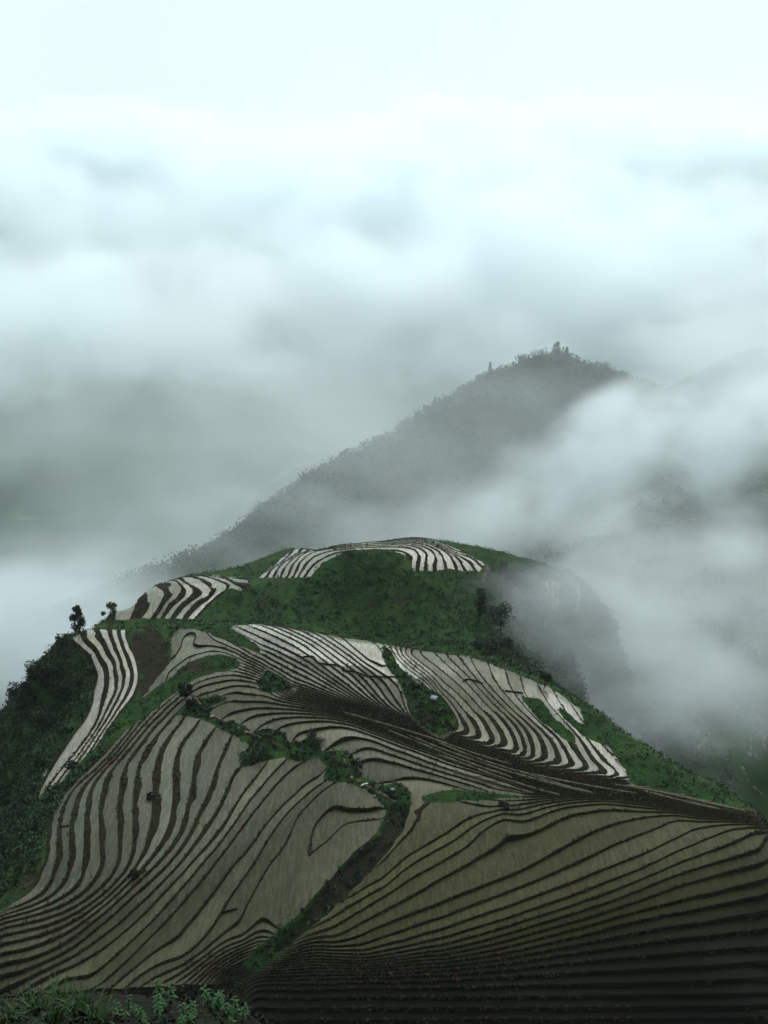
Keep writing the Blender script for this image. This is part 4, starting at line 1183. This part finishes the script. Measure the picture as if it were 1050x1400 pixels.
def stone(a, b, r, lab):
    import bmesh
    bm = bmesh.new()
    bmesh.ops.create_icosphere(bm, subdivisions=2, radius=r)
    for v in bm.verts:
        q = v.co.normalized()
        v.co *= 0.8 + 0.35 * float(vnoise(np.array([q.x * 1.7 + a]), np.array([q.y * 1.7 + q.z + b]))[0])
        v.co.z *= 0.6
    me = bpy.data.meshes.new('stone'); bm.to_mesh(me); bm.free()
    me.materials.append(STONE)
    o = bpy.data.objects.new('stone', me); COL.objects.link(o)
    o.location = at_turf(a, b, 0.2)
    tag(o, lab, 'stone', 'pale stones along the gully path')
stone(290, 981, 0.42, 'pale stone at the upper end of the gully path, under the curved paddies')
stone(337, 1003, 0.38, 'pale stone midway along the gully path')
stone(512, 1089, 0.30, 'small pale stone on the bare earth right of the white sheet')
stone(537, 1082, 0.42, 'pale stone nearest the head of the dark ditch')
stone(482, 1064, 0.36, 'pale stone at the lower end of the gully path, left of the white sheet')

# field hut on the brown knob
p = land_at(593, 959)
hut = root('field_hut', tuple(p), 'tiny grey field hut on the weedy knob between the striped fields', 'hut')
hut.rotation_euler = (0, 0, R(-25))
hut.scale = (0.66, 0.66, 0.66)
HUTW = ground_mat('weathered_boards', [(.10, .105, .11), (.05, .05, .05)], [(5, .45, .6)])
HUTR = ground_mat('tin_roof', [(.20, .225, .25), (.11, .12, .13)], [(3, .45, .6)], rough=0.5)
HUTD = ground_mat('dark_door', [(.015, .015, .015), (.03, .025, .02)], [(5, .45, .6)])
def box(x0, x1, y0, y1, z0, z1):
    V = np.array([(x, y, z) for z in (z0, z1) for y in (y0, y1) for x in (x0, x1)], float)
    return V, np.array([(0, 2, 3, 1), (4, 5, 7, 6), (0, 1, 5, 4), (2, 6, 7, 3), (0, 4, 6, 2), (1, 3, 7, 5)])
V, Fc = box(-0.75, 0.75, -0.55, 0.55, -0.5, 1.05)
mesh_obj('wall', V, Fc, HUTW, None, hut)
V, Fc = box(-0.95, 0.95, -0.80, 0.75, 1.052, 1.12)
V[:, 2] += np.where(V[:, 1] > 0, 0.38, 0.0) + 0.01
mesh_obj('roof', V, Fc, HUTR, None, hut)
V, Fc = box(-0.55, -0.05, -0.575, -0.552, -0.2, 0.85)
mesh_obj('door', V, Fc, HUTD, None, hut)

# ------------------------------------------------------------------ plants at the viewpoint
def view_at(a, b):
    dx, dy, dz = ray(a, b)
    for d in np.arange(3.0, 30, 0.03):
        t = d / dy
        if dz * t < z_view(np.array([dx * t]), np.array([d]))[0]:
            return np.array([dx * t, d, dz * t])
    return None
def strip(P, W_, up):
    """a flat blade along the points P"""
    n = len(P)
    d = np.gradient(P, axis=0)
    sd = np.cross(d, up); sd /= np.linalg.norm(sd, axis=1)[:, None] + 1e-9
    V = np.concatenate([P - sd * W_[:, None], P + sd * W_[:, None]])
    i = np.arange(n - 1)
    return V, np.stack([i, i + 1, i + n + 1, i + n], 1)
def grass(loc, H, nb, lab, grp):
    parts, tones = [], []
    for q in range(nb):
        an = random.uniform(0, 6.28); L = H * random.uniform(.6, 1.25); sp = random.uniform(.25, .9)
        t = np.linspace(0, 1, 7)
        dr = np.array([math.cos(an), math.sin(an), 0])
        b = np.array([random.uniform(-.08, .08), random.uniform(-.08, .08), -0.05])
        P = b + dr * (sp * L * t ** 1.8)[:, None] + np.array([0, 0, 1]) * (L * (t - 0.42 * sp * t ** 2.6))[:, None]
        parts.append(strip(P, 0.007 * (1 - t ** 2) + 0.0008, np.array([math.sin(an), -math.cos(an), 0.4])[None] * 0 + np.array([0.1, 0.2, 1])))
        tones.append(np.tile(np.array([.016, .046, .008]) * random.uniform(.5, 1.5) * np.array([1 + (random.random() < .12) * 1.5, 1, 1 + (random.random() < .12)]), (14, 1)))
    V, Fc = join(parts)
    o = mesh_obj('grass_tuft', V, Fc, LEAF, None, None, {'tone': np.concatenate(tones)})
    o.location = loc
    tag(o, lab, 'grass tuft', grp)
def leafy(loc, H, ns, lab, grp):
    o = root('leafy_plant', tuple(loc), lab, 'plant', grp)
    st, lf, tn = [], [], []
    for q in range(ns):
        an = random.uniform(0, 6.28); L = H * random.uniform(.7, 1.1)
        b = np.array([math.cos(an), math.sin(an), 0]) * 0.05
        tp = b + np.array([math.cos(an) * .28 * L, math.sin(an) * .28 * L, L])
        st.append(tube([b - [0, 0, .06], b * .5 + tp * .5 + [0, 0, .03], tp], [.006, .005, .003], 5))
        for r in range(14):
            f = 0.35 + 0.65 * r / 13
            c = b + (tp - b) * f
            a2 = r * 2.4 + q; ll = H * (.34 - .12 * f) * random.uniform(.8, 1.2)
            t = np.linspace(0, 1, 6)
            dr = np.array([math.cos(a2), math.sin(a2), 0])
            P = c + dr * (ll * t)[:, None] + np.array([0, 0, 1]) * (ll * (0.55 * t - 0.75 * t ** 2))[:, None]
            lf.append(strip(P, ll * 0.17 * np.sin(math.pi * (t * .92 + .06)), np.array([0, 0, 1.0])))
            tn.append(np.tile(np.array([.014, .058, .010]) * random.uniform(.55, 1.4), (12, 1)))
    V, Fc = join(st); mesh_obj('stem', V, Fc, BARK, None, o)
    V, Fc = join(lf); mesh_obj('leaves', V, Fc, LEAF, None, o, {'tone': np.concatenate(tn)})
for (a, b, h, lab) in [(14, 1397, 0.26, 'grass tuft in the bottom left corner of the picture'), (48, 1383, 0.30, 'grass tuft second from the left along the bottom edge'),
                       (72, 1397, 0.24, 'shorter grass tuft in front of the pale-tipped one'), (84, 1377, 0.33, 'arching grass tuft with pale tips, third from the left'),
                       (112, 1385, 0.32, 'arching grass tuft leaning right, beside the pale-tipped one'), (135, 1397, 0.24, 'low grass tuft at the right end of the bottom left grasses')]:
    q = view_at(a, b)
    if q is not None:
        grass(tuple(q), h, 60, lab, 'grass tufts at the bottom left')
for (a, b, h, lab) in [(172, 1393, 0.16, 'small leafy plant between the grasses and the star-leaved plant'), (226, 1377, 0.24, 'star-leaved green plant, tallest at the bottom left, below the ditch end'),
                       (252, 1399, 0.19, 'leafy plant low on the bottom edge, right of the star-leaved plant'), (288, 1381, 0.23, 'leafy green plant rising above the bottom edge, second tallest'),
                       (322, 1399, 0.20, 'leafy plant at the right end of the bottom left greenery'), (205, 1399, 0.16, 'small leafy plant touching the bottom edge under the star-leaved plant')]:
    q = view_at(a, b)
    if q is not None:
        leafy(q, h, 5, lab, 'leafy plants at the bottom left')
# moss and low herbs on the edge of the viewpoint
gx_, gy_ = rng.uniform(-7, 1, 5200), rng.uniform(4, 11, 5200)
P = np.stack([gx_, gy_, z_view(gx_, gy_)], 1)
P = P[fbm(P[:, 0] * 1.3, P[:, 1] * 1.3, 3) > -0.06]
scatter_leaves('low_herbs', P, 0.03 + 0.05 * rng.random(len(P)), 6, 0.045, (.0025, .006, .0016), 0.5)
#NEXT
